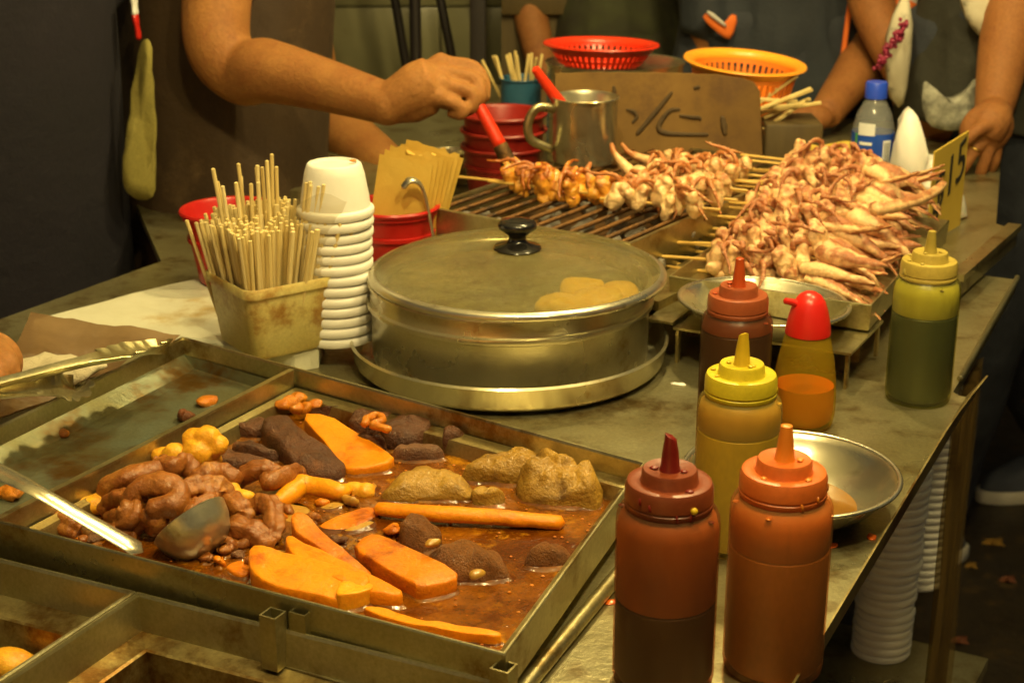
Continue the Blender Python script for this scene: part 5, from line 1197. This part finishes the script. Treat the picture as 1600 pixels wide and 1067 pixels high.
fm = bpy.data.meshes.new_from_object(fo.evaluated_get(bpy.context.evaluated_depsgraph_get())); bpy.data.objects.remove(fo)
xs = [v.co.x for v in fm.vertices]; ys = [v.co.y for v in fm.vertices]; wS = (s1-s0).length
mb = MB(); hS = min(zt0, zt1)-.8725
for v in fm.vertices:
    f = (v.co.x-min(xs))/(max(xs)-min(xs)); h = (v.co.y-min(ys))/(max(ys)-min(ys))
    mb.v.append(s0+e*(wS*(.08+.86*f))+Vector((0, 0, hS*(.20+.52*h)+.035*f))+nn*(.0006+v.co.z*.1))
mb.f = [tuple(p.vertices) for p in fm.polygons]; part('price_text', mb, 'black_print', sg, 0, world=True)
# yellow papers and bamboo chips behind the heap
for i, (x, y, lb) in enumerate([(1275, 232, 'front crumpled yellow paper behind the squid heap'), (1300, 226, 'rear crumpled yellow paper beside the water bottle')]):
    c = PY(x, y, 1.99); c.z = .8735; mb = MB().box((c.x, c.y, c.z+.040), (.055, .02, .078), Matrix.Rotation(.3*i-.2, 3, 'Z'), bev=.008); mb.jitter(.010, 45, i)
    solo('yellow_paper', mb, 'sign_yellow', lb, 'paper', c, 'yellow papers behind the squid heap', 30)
blk = thing('charcoal_box', 'dark box with split bamboo on top beside the cardboard', 'box', PY(1232, 222, 2.05).to_2d().to_3d()+Vector((0, 0, .872)))
zz = PY(1225, 185, 2.05).z-.872
part('box_body', MB().box((0, 0, zz/2), (.075, .08, zz), bev=.004), 'wood_brown', blk)
random.seed(9)
for i in range(9):
    c = Vector(blk.location)+Vector((random.uniform(-.035, .02), random.uniform(-.03, .02), zz+.006+i*.0035)); d = Vector((1, random.gauss(0, .35), random.gauss(.28, .2))).normalized()
    solo('bamboo_chip', MB().box(c, (.07, .006, .004), d.to_track_quat('X', 'Z').to_matrix(), bev=.0008), 'bamboo', 'split bamboo chip piled on the dark box', 'bamboo chip', c, 'split bamboo on the dark box', 0)
mb = MB(); K = 30; q0 = re1+B*.03-A*.015; q1 = re1+B*.20-A*.03
for j in range(9):
    for i in range(K+1):
        q = q0.lerp(q1, i/K); w_ = .006*sin(i*.9)+.004*noise.noise(Vector((i*.2, j*.3, 0))); mb.v.append(q+A*w_+Vector((0, 0, -.85+.352+.470*j/8)))
for j in range(8):
    for i in range(K): mb.f.append((j*(K+1)+i, j*(K+1)+i+1, (j+1)*(K+1)+i+1, (j+1)*(K+1)+i))
solo('plastic_curtain', mb, 'curtain', 'clear brownish plastic curtain hanging under the right counter edge', 'curtain', q0-Vector((0, 0, .498)), smooth=180)
# cups stored under the counter, a leaf and litter on the ground
for k, (px, py, nn_, lb) in enumerate([(1375, 1015, 30, 'front column of white foam cups stored under the counter'), (1432, 905, 24, 'rear column of white foam cups stored under the counter')]):
    c = P(px, py, .3505)
    for i in range(nn_):
        tag(link('foam_cup', cup_me, None, (c.x+random.gauss(0, .0008)+i*.0003, c.y, .3508+i*.0112), (random.gauss(0, .01), random.gauss(0, .01), 0)), 'white foam cup in the '+lb.split(' of ')[0]+' under the counter', 'cup', lb)
for i, (x, y, m, r, lb) in enumerate([(1553, 847, 'leaf_yellow', .016, 'yellow leaf on the dark ground'), (1518, 884, 'leaf_yellow', .009, 'small orange leaf on the dark ground left of the yellow leaf'), (1575, 905, 'scrap_dark', .012, 'brown litter scrap on the dark ground in front'), (1500, 1000, 'scrap_dark', .012, 'brown litter scrap on the ground near the counter shelf')]):
    c = P(x, y, .004); mb = MB(); mb.v = [c+Vector((r*(1+.5*(j % 2))*cos(j*pi/5), r*.8*(1+.5*(j % 2))*sin(j*pi/5), .004*sin(j*2))) for j in range(10)]+[c+Vector((0, 0, .008))]
    mb.f = [(j, (j+1) % 10, 10) for j in range(10)]; solo('fallen_leaf', mb, m, lb, 'leaf' if i < 2 else 'litter', c, 'leaves and litter on the ground')

# ------------------------------------------------------------------ people
def limb(mb, pts, rs, n=16, sub=6): mb.tube(pts, rs, n, sub); return mb
def finger(mb, pts, r, n=12):
    pts = [Vector(p) for p in pts]; m = len(pts); rs = [r*(1.08, 1.0, .95, .82)[min(i, 3)] for i in range(m)]
    mb.tube(pts, rs, n, 4)
    for p, q in zip(pts, rs): mb.ball(p, q*1.04, 12)
def torso_mb(hip, chest, sw, depth, face, waist=.8):
    """smooth trunk: stacked ellipses from hips to neck; face = unit vector the chest points to"""
    mb = MB(); side = Vector((face.y, -face.x, 0)); n = 40; prof = [(0, 1.0, 1.0), (.10, 1.02, 1.04), (.28, .95, .98), (.48, waist+.08, .92), (.66, .97, 1.0), (.84, 1.04, 1.02), (.95, .98, .86), (1.02, .62, .62), (1.07, .30, .46), (1.16, .26, .44)]
    for t, fw, fd in prof:
        c = hip.lerp(chest, t)
        mb.v += [c+side*(cos(2*pi*i/n)*sw*fw)+face*(sin(2*pi*i/n)*depth*fd) for i in range(n)]
    for k in range(len(prof)-1):
        for i in range(n): mb.f.append((k*n+i, k*n+(i+1) % n, (k+1)*n+(i+1) % n, (k+1)*n+i))
    mb.f.append(tuple(range(n))[::-1]); mb.f.append(tuple((len(prof)-1)*n+i for i in range(n)))
    return mb
def head(t, c, face, parent_label=None, hair_long=False):
    """head with brow, nose, lips, ears; hair and eyes as children"""
    f = face.normalized(); s_ = Vector((f.y, -f.x, 0)); Rm = Matrix((s_, f, Vector((0, 0, 1)))).transposed()
    mb = MB(); W_ = lambda x, y, z: c+Rm @ Vector((x, y, z))
    mb.ball(c+Vector((0, 0, .02)), (.078, .095, .105), 24, Rm); mb.ball(W_(0, .022, -.055), (.058, .068, .062), 20, Rm)
    mb.tube([W_(0, .088, .025), W_(0, .108, -.012), W_(0, .098, -.022)], [.008, .013, .012], 10, 3)
    for k in (-1, 1):
        mb.ball(W_(k*.080, -.005, -.005), (.012, .022, .032), 12, Rm); mb.ball(W_(k*.032, .078, .040), (.026, .014, .010), 10, Rm)
        mb.ball(W_(k*.035, .070, -.015), (.022, .020, .018), 10, Rm)
    mb.tube([c+Vector((0, 0, -.20)), c+Vector((0, 0, -.10)), c+Rm @ Vector((0, .01, -.04))], [.062, .056, .054], 16, 4)
    return mb, W_, Rm
def head_extras(t, c, face, W_, Rm, long=False):
    for k in (-1, 1): part('eye', MB().ball(W_(k*.032, .083, .018), (.012, .010, .007), 12, Rm), 'eye', t, 180, world=True)
    part('lips', MB().ball(W_(0, .086, -.060), (.024, .010, .009), 14, Rm), 'lip', t, 180, world=True)
    mb = MB(); mb.ball(c+Rm @ Vector((0, -.014, .045)), (.086, .098, .092), 26, Rm)
    if long: mb.ball(c+Rm @ Vector((0, -.055, -.06)), (.085, .06, .14), 20, Rm)
    part('hair', mb.jitter(.006, 30, 1), 'hair', t, 180, world=True)
def folds(mb, amp, fr, seed, aniso=(1, 1, .35)): return mb.jitter(amp, fr, seed, aniso).jitter(amp*.35, fr*2.6, seed+4, (1, 1, .5))
def person(label, hip, chest, face, skin_m, top_m, low_m, arms, feet, sw=.165, dp=.105, sleeves=True, headc=None, extra=None, long=False, group=None, voxel=.007, shoes='canvas_dark', toes=None):
    base = Vector(((feet[0].x+feet[1].x)/2, (feet[0].y+feet[1].y)/2, 0)); t = thing('person', label, 'person', base, 0, group)
    up = (chest-hip).normalized(); side = Vector((face.y, -face.x, 0)); body = torso_mb(hip, chest, sw*.93, dp*.93, face)
    hc = headc or chest+up*.08+Vector((0, 0, .20))+face*.03
    hm_, W_, Rm = head(t, hc, face); body.v, body.f = body.v+hm_.v, body.f+[tuple(i+len(body.v) for i in f) for f in hm_.f]
    limb(body, [chest+up*.02, hc-Vector((0, 0, .12))], [.062, .055])
    for k, ft in zip((-1, 1), feet):
        h = hip+side*k*sw*.5; kn = h.lerp(ft, .5)+face*.03; limb(body, [h+Vector((0, 0, .02)), kn, ft+Vector((0, 0, .09))], [.088, .058, .040])
        limb(body, [ft+Vector((0, 0, .09)), ft+Vector((0, 0, .035)), ft+face*.13+Vector((0, 0, .025))], [.038, .036, .028])
    fine = MB()
    for sh_, pts, rs, hand in arms:
        limb(body if not hand else fine, pts, rs, 18, 8)
        if hand: hand(fine)
        limb(body, [sh_, pts[0]], [.060, rs[0]*1.05], 16, 3)
    b = remesh(body, voxel, 4)
    if fine.v:
        fr = remesh(fine, .0024, 3); nb2 = [[] for _ in fr.v]
        for f4 in fr.f:
            for q in range(len(f4)): nb2[f4[q]].append(f4[q-1])
        tips = [pts[-1] for _, pts, _, hd in arms if hd]
        wgt = [min(1, max(0, min((v-q).length for q in tips)-.0)/.13)*.9 if all((v-q).dot(base-q) > -9 for q in tips) else 0 for v in fr.v]
        inner = [min(tips, key=lambda q: (q-v).length) for v in fr.v]
        el_ = {tuple(pts[-1]): pts[-2] for _, pts, _, hd in arms if hd}
        for j, v in enumerate(fr.v):
            q = inner[j]
            if (v-q).dot(el_[tuple(q)]-q) < 0: wgt[j] = .10
        for _ in range(14):
            nv_ = [v if not nb2[j] else v.lerp(sum((fr.v[k] for k in nb2[j]), Vector((0, 0, 0)))/len(nb2[j]), wgt[j]*.7) for j, v in enumerate(fr.v)]; fr.v = nv_
        o_ = len(b.v); b.v += fr.v; b.f += [tuple(i+o_ for i in f) for f in fr.f]
    part('body', b, skin_m, t, 180, world=True); head_extras(t, hc, face, W_, Rm, long)
    # clothes
    tr = torso_mb(hip-up*.06, hip+up*.16, sw*1.03, dp*1.06, face)
    tr = MB(); limb(tr, [hip+up*.14, hip+up*.02], [dp*.98, dp*1.05])
    for k in (-1, 1): limb(tr, [hip+up*.12+side*k*sw*.45, hip+side*k*sw*.5], [sw*.60, sw*.62])
    for k, ft in zip((-1, 1), feet):
        h = hip+side*k*sw*.5; kn = h.lerp(ft, .5)+face*.03; limb(tr, [h+Vector((0, 0, .06)), h.lerp(kn, .4), kn, ft+Vector((0, 0, .12))], [.100, .094, .074, .058])
    part('trousers', folds(remesh(tr, .010, 3), .006, 16, 3), low_m, t, 180, world=True)
    sh = torso_mb(hip+up*-.03, chest, sw*1.03, dp*1.04, face)
    if sleeves:
        for sh_, pts, rs, hand in arms: limb(sh, [sh_, pts[0].lerp(pts[1], .0), pts[0].lerp(pts[1], .62 if sleeves is True else sleeves)], [.074, rs[0]*1.28, rs[0]*1.34], 18, 4)
    sm = folds(remesh(sh, .008, 3), .013, 13, 7); part('shirt', sm, top_m, t, 180, world=True)
    for k, ft in zip((-1, 1), feet): shoe(t, ft, toes or face, shoes)
    return t
def shoe(t, ft, face, m):
    f = face.normalized(); s_ = Vector((f.y, -f.x, 0)); mb = MB(); so_ = MB(); n = 28
    def outl(a_, w=1, l=1):
        x = cos(a_); y = sin(a_); return s_*(x*.046*w*(1-.12*(y < -.1))*(1.05-.1*abs(y)))+f*(.055+y*.135*l)
    for z, w in ((0, 1.03), (.003, 1.06), (.024, 1.06), (.028, 1.02)): so_.v += [ft+outl(2*pi*i/n, w, w)+Vector((0, 0, z-ft.z+.001)) for i in range(n)]
    for k in range(3):
        for i in range(n): so_.f.append((k*n+i, k*n+(i+1) % n, (k+1)*n+(i+1) % n, (k+1)*n+i))
    so_.f += [tuple(range(n))[::-1], tuple(3*n+i for i in range(n))]
    part('sole', so_, 'sole_white', t, 50, world=True)
    lv = [(.026, 1.0, 1.0, 0), (.040, .98, .97, 0), (.055, .88, .88, -.004), (.070, .78, .72, -.026), (.085, .72, .55, -.048), (.100, .70, .46, -.058)]
    for z, w, l, sh_ in lv: mb.v += [ft+outl(2*pi*i/n, w, l)+f*sh_+Vector((0, 0, z-ft.z)) for i in range(n)]
    for k in range(len(lv)-1):
        for i in range(n): mb.f.append((k*n+i, k*n+(i+1) % n, (k+1)*n+(i+1) % n, (k+1)*n+i))
    mb.f += [tuple(range(n))[::-1]]
    up_ = part('shoe', mb, m, t, 60, world=True)
    for i in range(5):
        c = ft+f*(.105-i*.024)+Vector((0, 0, .058+i*.0095-ft.z)); lc = MB().tube([c-s_*.026-Vector((0, 0, .006)), c+Vector((0, 0, .003)), c+s_*.026-Vector((0, 0, .006))], .0036, 7, 4)
        me = lc.mesh('lace', 'white_print', 180); me.transform(Matrix.Translation(-Vector(t.location))); link('lace', me, up_)

# the vendor: right arm reaching across with the basting brush
k5 = lambda x, y: (x/4.324+530, y/4.324)
YH = 1.86
def H5(x, y, dy=0): return PY(*k5(x, y), YH+dy)
def vendor_hand(mb):
    wr = H5(330, 705)
    limb(mb, [wr, H5(430, 655), H5(540, 595), H5(640, 540)], [.0250, .0285, .0320, .0295], 20)
    mb.ball(wr, .0262, 18); limb(mb, [H5(380, 720), H5(520, 705), H5(640, 690, -.01)], [.021, .022, .015], 14)
    kn = [(688, 425, .022), (690, 490, .006), (690, 565, -.008), (672, 655, -.018)]
    for x, y, d in kn: mb.ball(H5(x, y, d), .0125, 14); limb(mb, [H5(540, 600+(y-540)*.3, d*.5), H5(x, y, d)], [.020, .0125], 12, 2)
    finger(mb, [H5(700, 425, .022), H5(905, 455, .024), H5(978, 560, .018), H5(985, 655, .010)], .0086)
    finger(mb, [H5(700, 490, .006), H5(912, 535, .006), H5(955, 645, -.002), H5(925, 715, -.002)], .0088)
    finger(mb, [H5(695, 570, -.008), H5(890, 630, -.010), H5(895, 725, -.012), H5(840, 760, -.004)], .0086)
    finger(mb, [H5(680, 660, -.018), H5(835, 728, -.022), H5(820, 775, -.022), H5(760, 765, -.012)], .0078)
    finger(mb, [H5(560, 640, .035), H5(720, 690, .038), H5(850, 700, .032), H5(950, 680, .022)], .0100)
el = PY(345, 85, 2.00); wr = H5(330, 705); up1 = PY(345, -80, 2.05); shr = PY(350, -330, 2.12)
arm_r = (shr, [up1, el+Vector((-.004, 0, .02)), el+Vector((.025, -.01, -.022)), el.lerp(wr, .28)+Vector((0, 0, -.004)), el.lerp(wr, .62), wr], [.046, .043, .040, .041, .033, .0255], vendor_hand)
el2 = PY(492, 175, 2.42); wr2 = PY(618, 268, 2.24); sh2 = PY(400, -330, 2.46)
def left_hand(mb):
    mb.ball(wr2+Vector((.03, 0, -.03)), (.045, .03, .03), 18)
    for k in range(4): finger(mb, [wr2+Vector((.05, -.02+k*.014, -.04)), wr2+Vector((.085, -.022+k*.015, -.055)), wr2+Vector((.10, -.024+k*.015, -.08)), wr2+Vector((.095, -.024+k*.015, -.10))], .0085)
    finger(mb, [wr2+Vector((.02, -.03, -.04)), wr2+Vector((.05, -.045, -.06)), wr2+Vector((.08, -.045, -.075))], .009)
arm_l = (sh2, [sh2.lerp(el2, .35), el2.lerp(sh2, .1), el2, el2.lerp(wr2, .4), wr2], [.050, .046, .044, .042, .030], left_hand)
fc_ = Vector((.94, .34, 0)).normalized(); hipv = PY(366, 470, 2.22); hipv.z = .93; chv = PY(356, -280, 2.26)
vend = person('vendor in a dark brown apron and olive shirt reaching over the grill with a brush', hipv, chv, fc_, 'skin', 'tee_olive', 'navy', [arm_r, arm_l], [Vector((hipv.x-.02, 2.14, .0)), Vector((hipv.x+.05, 2.38, .0))], sw=.165, dp=.128, sleeves=.25)
# aprons: a sheet round the front and sides of the trunk
def apron(par, hip, chest, face, ra_, rb_, a0, a1, m, low=.52):
    mb = MB(); up = (chest-hip).normalized(); side = Vector((face.y, -face.x, 0)); n_ = 44; rows_ = 22
    for j in range(rows_+1):
        t = j/rows_; c = (hip-up*low).lerp(hip+up*.40, t); fl = 1+.10*max(0, .55-t)
        for i in range(n_+1):
            a_ = radians(a0+(a1-a0)*i/n_); d = side*(sin(a_)*ra_*fl)+face*(cos(a_)*rb_*fl)
            v = c+d; v += d.normalized()*(.008*noise.noise(Vector((a_*2.6, t*1.6, 1)))+.005*noise.noise(Vector((a_*7, t*2.2, 2)))+.0025*noise.noise(Vector((a_*16, t*5, 5)))); mb.v.append(v)
    for j in range(rows_):
        for i in range(n_): mb.f.append((j*(n_+1)+i, j*(n_+1)+i+1, (j+1)*(n_+1)+i+1, (j+1)*(n_+1)+i))
    part('apron', mb, m, par, 180, world=True)
apron(vend, hipv, chv, fc_, .188, .150, -105, 177, 'apron')
# loose shirt tail behind the apron, and the apron string with beads
YT = 1.97; q = [(220, 62), (236, 62), (242, 140), (242, 220), (240, 318), (214, 310), (192, 288), (197, 220), (203, 150), (211, 95)]
pt = chaikin([PY(x, y, YT) for x, y in q], 2); c = sum(pt, Vector())/len(pt); mb = MB(); n_ = len(pt)
for f, d in ((1, .004), (1, 0), (.8, -.002), (.4, -.003)): mb.v += [c+(p-c)*f+Vector((0, d+.010*sin(p.x*90+p.z*6), 0)) for p in pt]
mb.v.append(c+Vector((0, -.003, 0)))
for k in range(3):
    for i in range(n_): mb.f.append((k*n_+i, k*n_+(i+1) % n_, (k+1)*n_+(i+1) % n_, (k+1)*n_+i))
for i in range(n_): mb.f.append((3*n_+i, 3*n_+(i+1) % n_, 4*n_))
mb.f.append(tuple(range(n_))[::-1]); part('shirt_tail', mb.jitter(.003, 40, 2), 'tee_olive', vend, 180, world=True)
part('shirt_loop', MB().tube([PY(209, -10, 2.0), PY(210, 8, 2.0), PY(211, 22, 2.0)], [.009, .008, .0085], 12, 4, flat=.5).jitter(.001, 90, 1), 'white_print', vend, 180, world=True)
part('shirt_loop', MB().tube([PY(211, 24, 2.0), PY(214, 40, 2.0), PY(217, 60, 2.0)], [.0085, .007, .006], 12, 4, flat=.5).jitter(.0016, 120, 2), 'red_plastic', vend, 180, world=True)

# the brush in his hand
b0, b1 = H5(930, 690, -.002), PY(781, 227, 1.845); b2 = PY(795, 255, 1.84); b3 = PY(826, 285, 1.835)
bt = PY(742, 150, YH)
brh = thing('basting_brush', 'red handled basting brush held by the vendor over the grill', 'brush', b2)
part('handle', MB().tube([bt, b0, b0.lerp(b1, .5), b1], [.0062, .0072, .0080, .0085], 14, 5), 'red_bright', brh, 180, world=True)
part('ferrule', MB().tube([b1, b1.lerp(b2, .5), b2], [.0092, .0095, .0098], 14, 3), 'iron', brh, 60, world=True)
mb = MB(); random.seed(3)
for i in range(70):
    o1 = Vector((random.uniform(-.009, .009), random.uniform(-.009, .009), random.uniform(-.003, .003))); mb.tube([b2+o1*.8-Vector((0, 0, -.004)), b2.lerp(b3, .5)+o1*1.3, b3+o1*1.5+Vector((.004, 0, -.002))], [.0016, .0014, .0008], 5, 2)
part('bristles', mb, 'squid_sauced', brh, 180, world=True, pig=[.15]*len(mb.v))

# the helper in navy at the left with the tongs
def tong_hand(mb):
    w_ = P(-40, 560, .93)
    limb(mb, [w_+Vector((-.06, .0, .03)), w_], [.030, .028])
    mb.ball(P(-20, 566, .928), (.030, .024, .028), 18)
    for k, (x, y) in enumerate([(-8, 545), (-2, 560), (-4, 578), (-8, 592)]): finger(mb, [P(-25, y, .94), P(x, y, .945), P(x+8, y+14, .932), P(x-6, y+24, .92)], .0094)
    limb(mb, [P(-22, 545, .940), P(6, 570, .944), P(17, 602, .926)], [.017, .0125, .0085], 14)
hw = P(-40, 560, .93); hn = PY(40, 560, 1.98); hn.x -= .085; hn.z = .95; cn = hn+Vector((.02, -.05, .44))
fn = Vector((.35, -.94, 0)).normalized()
aN = (cn+Vector((-.17, -.02, -.01)), [cn+Vector((-.20, -.06, -.08)), cn+Vector((-.22, -.20, -.26)), cn+Vector((-.2, -.30, -.33)), hw+Vector((-.06, 0, .03))], [.046, .042, .040, .030], tong_hand)
aN2 = (cn+Vector((.15, .05, -.01)), [cn+Vector((.17, .08, -.08)), cn+Vector((.15, .16, -.28)), cn+Vector((.10, .08, -.46))], [.046, .04, .028], None)
hlp = person('helper in dark navy clothes at the left edge holding the tongs', hn, cn, fn, 'skin', 'navy', 'navy', [aN, aN2], [hn+Vector((-.12, .1, -.95)), hn+Vector((.12, .14, -.95))], sw=.190, dp=.13, sleeves=.9)
apron(hlp, hn, cn, fn, .236, .160, -150, 150, 'navy', .75)

# customer in a grey blue jersey with orange stripes
fj = Vector((-.15, -.99, 0)).normalized(); hj = PY(1225, 215, 2.72); hj.z = .90; cj = hj+Vector((.02, .03, .47))
elj = PY(1372, 66, 2.62); wrj = PY(1290, 178, 2.42); elk = PY(1118, 84, 2.68); wrk = PY(1190, 150, 2.58)
def j_hand(mb):
    mb.ball(wrj+Vector((-.028, -.01, -.004)), (.040, .028, .022), 18)
    for k in range(4): finger(mb, [wrj+Vector((-.05, -.022+k*.016, .0)), wrj+Vector((-.078, -.03+k*.017, -.004)), wrj+Vector((-.095, -.035+k*.017, -.018)), wrj+Vector((-.098, -.036+k*.017, -.034))], .0085)
    finger(mb, [wrj+Vector((-.02, -.03, -.01)), wrj+Vector((-.05, -.05, -.02)), wrj+Vector((-.075, -.055, -.03))], .009)
aj = (cj+Vector((.17, 0, -.02)), [cj+Vector((.21, -.01, -.09)), elj+Vector((.0, 0, .01)), elj.lerp(wrj, .35), wrj], [.045, .041, .039, .026], j_hand)
ak = (cj+Vector((-.17, 0, -.02)), [cj+Vector((-.20, .0, -.10)), elk, wrk], [.043, .038, .026], None)
jt = person('customer in a grey blue jersey with orange striped sleeves leaning on the stall', hj, cj, fj, 'skin_tan', 'jersey', 'denim', [aj, ak], [hj+Vector((-.10, .08, -.9)), hj+Vector((.12, .10, -.9))], sw=.185, dp=.12, sleeves=.86)
def band(pts, r0, r1, m, name, par, n=24):
    part(name, MB().tube(pts, [r0, r1], n, 3, flat=1.0), m, par, 180, world=True)
for (sh_, pts, rs, _) in (aj,):
    a_, b_ = pts[0].lerp(pts[1], .82), pts[0].lerp(pts[1], .84); c_ = pts[0].lerp(pts[1], .89)
    band([a_, b_], rs[0]*1.44, rs[0]*1.44, 'stripe_pale', 'sleeve_stripe', jt); band([b_, c_], rs[0]*1.45, rs[0]*1.44, 'stripe_orange', 'sleeve_stripe', jt)
STRIPE2 = 1
fr_ = lambda x, y, Y: PY(x, y, Y)
part('lanyard', MB().tube([fr_(1335, -40, 2.56), fr_(1325, 30, 2.56), fr_(1317, 90, 2.555), fr_(1312, 130, 2.55), fr_(1306, 158, 2.55)], .0045, 8, 6), 'stripe_orange', jt, 180, world=True)
part('lanyard', MB().tube([fr_(1345, -20, 2.55), fr_(1360, 30, 2.52), fr_(1372, 58, 2.52)], .0045, 8, 5), 'stripe_orange', jt, 180, world=True)

# customer in a dark sleeveless top with a grey print, hand on the counter
fg = Vector((-.45, -.9, 0)).normalized(); hg = PY(1500, 260, 2.42); hg.z = .93; hg.x += .035; cg = hg+Vector((.02, .02, .46))
elg = PY(1590, -10, 2.30); wrg = PY(1552, 178, 2.22)
g2 = lambda x, y, d=0: PY(x/3.556+1280, y/3.556+100, 2.18+d)
def g_hand(mb):
    limb(mb, [wrg, g2(960, 310), g2(920, 370)], [.026, .028, .030]); mb.ball(g2(930, 360), (.040, .022, .036), 20, Matrix.Rotation(radians(-40), 3, 'Y'))
    finger(mb, [g2(900, 380, -.01), g2(850, 400, -.02), g2(800, 440, -.02), g2(775, 470, -.01)], .0092)
    finger(mb, [g2(915, 420, -.01), g2(865, 480, -.02), g2(810, 560, -.02), g2(775, 620, -.01)], .0094)
    finger(mb, [g2(950, 430, -.005), g2(930, 510, -.012), g2(905, 580, -.01), g2(890, 630, -.005)], .0094)
    finger(mb, [g2(990, 420, .005), g2(985, 480, 0), g2(975, 540, 0), g2(960, 580, .005)], .0086)
    finger(mb, [g2(960, 330, -.02), g2(880, 370, -.03), g2(820, 420, -.03)], .0096)
ag = (cg+Vector((.17, -.02, -.02)), [cg+Vector((.21, -.04, -.08)), elg+Vector((.02, 0, .02)), elg.lerp(wrg, .4), wrg], [.046, .043, .041, .027], g_hand)
ag2 = (cg+Vector((-.15, .04, -.02)), [cg+Vector((-.19, .05, -.09)), cg+Vector((-.20, .07, -.30)), cg+Vector((-.12, -.02, -.48))], [.042, .038, .027], None)
gt = person('customer in a dark sleeveless top with a grey print, hand spread over the price card', hg, cg, fg, 'skin_tan', 'charcoal_cloth', 'denim', [ag, ag2], [hg+Vector((.05, .25, -.93)), Vector((P(1570, 785, 0).x+.125, P(1570, 785, 0).y+.07, 0))], sw=.135, dp=.105, sleeves=False, long=True, toes=Vector((-.93, -.36, 0)))
# print on the top: a raised patch following the cloth
def cloth_patch(name, q, Y, m, par, depth=.010, jit=.004):
    pt = chaikin([PY(x, y, Y) for x, y in q], 1); c = sum(pt, Vector())/len(pt); mb = MB(); n_ = len(pt)
    for f, d in ((1, depth), (1, 0), (.7, -depth*.4), (.35, -depth*.6)): mb.v += [c+(p-c)*f+Vector((0, d, 0)) for p in pt]
    mb.v.append(c+Vector((0, -depth*.6, 0)))
    for k in range(3):
        for i in range(n_): mb.f.append((k*n_+i, k*n_+(i+1) % n_, (k+1)*n_+(i+1) % n_, (k+1)*n_+i))
    for i in range(n_): mb.f.append((3*n_+i, 3*n_+(i+1) % n_, 4*n_))
    mb.f.append(tuple(range(n_))[::-1]); return part(name, mb.jitter(jit, 45, 2), m, par, 180, world=True)
cloth_patch('sleeve_stripe', [(1096, 30), (1106, 20), (1134, 42), (1142, 22), (1154, 26), (1143, 62), (1130, 60)], 2.607, 'stripe_orange', jt, .006, .001)
cloth_patch('sleeve_stripe', [(1104, 22), (1108, 16), (1136, 38), (1134, 44)], 2.598, 'stripe_pale', jt, .004, .001)
cloth_patch('shirt_print', [(1443, 124), (1458, 142), (1475, 152), (1492, 155), (1510, 145), (1527, 120), (1545, 138), (1545, 165), (1530, 190), (1505, 203), (1475, 207), (1452, 198), (1440, 165)], 2.292, 'print_grey', gt)
cloth_patch('scarf', [(1495, -30), (1580, -30), (1578, 20), (1566, 60), (1550, 70), (1525, 52), (1508, 20)], 2.285, 'scarf', gt, .014)
cloth_patch('shawl', [(1390, 40), (1420, -20), (1428, 60), (1418, 160), (1398, 170), (1384, 120)], 2.36, 'scarf', gt, .016)
random.seed(12); bb = MB()
for i in range(120):
    f = random.random(); x = 1416-44*f+random.gauss(0, 3.5); y = 36+72*f+random.gauss(0, 4); bb.ball(PY(x, y, 2.30+random.uniform(0, .02)), .0032, 7)
part('bead_sash', bb, 'beads', gt, 60, world=True)
part('bracelet', MB().lathe([(.0262, -.0015), (.0275, 0), (.0262, .0015), (.0255, 0)], 30, Matrix.Translation(wrg) @ (g2(960, 310)-wrg).to_track_quat('Z', 'Y').to_matrix().to_4x4(), closed=True), 'gold', gt, 180, world=True)
rq = g2(865, 470, -.02); part('ring', MB().lathe([(.0098, -.0018), (.0108, 0), (.0098, .0018), (.0094, 0)], 20, Matrix.Translation(rq) @ (g2(810, 560, -.02)-rq).to_track_quat('Z', 'Y').to_matrix().to_4x4(), closed=True), 'gold', gt, 180, world=True)
# people further back in the dark
def bystander(label, px, Y, top, low, skin_m, face, grp='passers-by in the dark behind the stall', dx=0):
    h = PY(px, 100, Y); h.z = .93; c = h+Vector((0, .02, .46)); s_ = Vector((face.y, -face.x, 0))
    ar = []
    for k in (-1, 1): ar.append((c+s_*k*.16+Vector((0, 0, -.02)), [c+s_*k*.20+Vector((0, 0, -.10)), c+s_*k*.24+Vector((0, 0, -.30))-face*.03, c+s_*k*.22+Vector((0, 0, -.52))+face*.08], [.047, .041, .028], None))
    return person(label, h, c, face, skin_m, top, low, ar, [h+s_*-.10+Vector((0, 0, -.93)), h+s_*.11+face*.08+Vector((0, 0, -.93))], sleeves=.97, voxel=.010, group=grp)
bystander('passer-by in pale green clothes far behind the red colander', 905, 3.5, 'pale_green_cloth', 'charcoal_cloth', 'skin_tan', Vector((.5, -.86, 0)))
bystander('passer-by in dark olive camouflage clothes behind the stall centre', 1010, 3.05, 'camo', 'camo', 'skin_tan', Vector((.2, -.98, 0)))
f5 = P(1598, 545, 0); bystander('passer-by in dark clothes at the right, one shoe showing past the counter', 1690, f5.y, 'charcoal_cloth', 'navy', 'skin_tan', Vector((-.7, -.7, 0)).normalized())
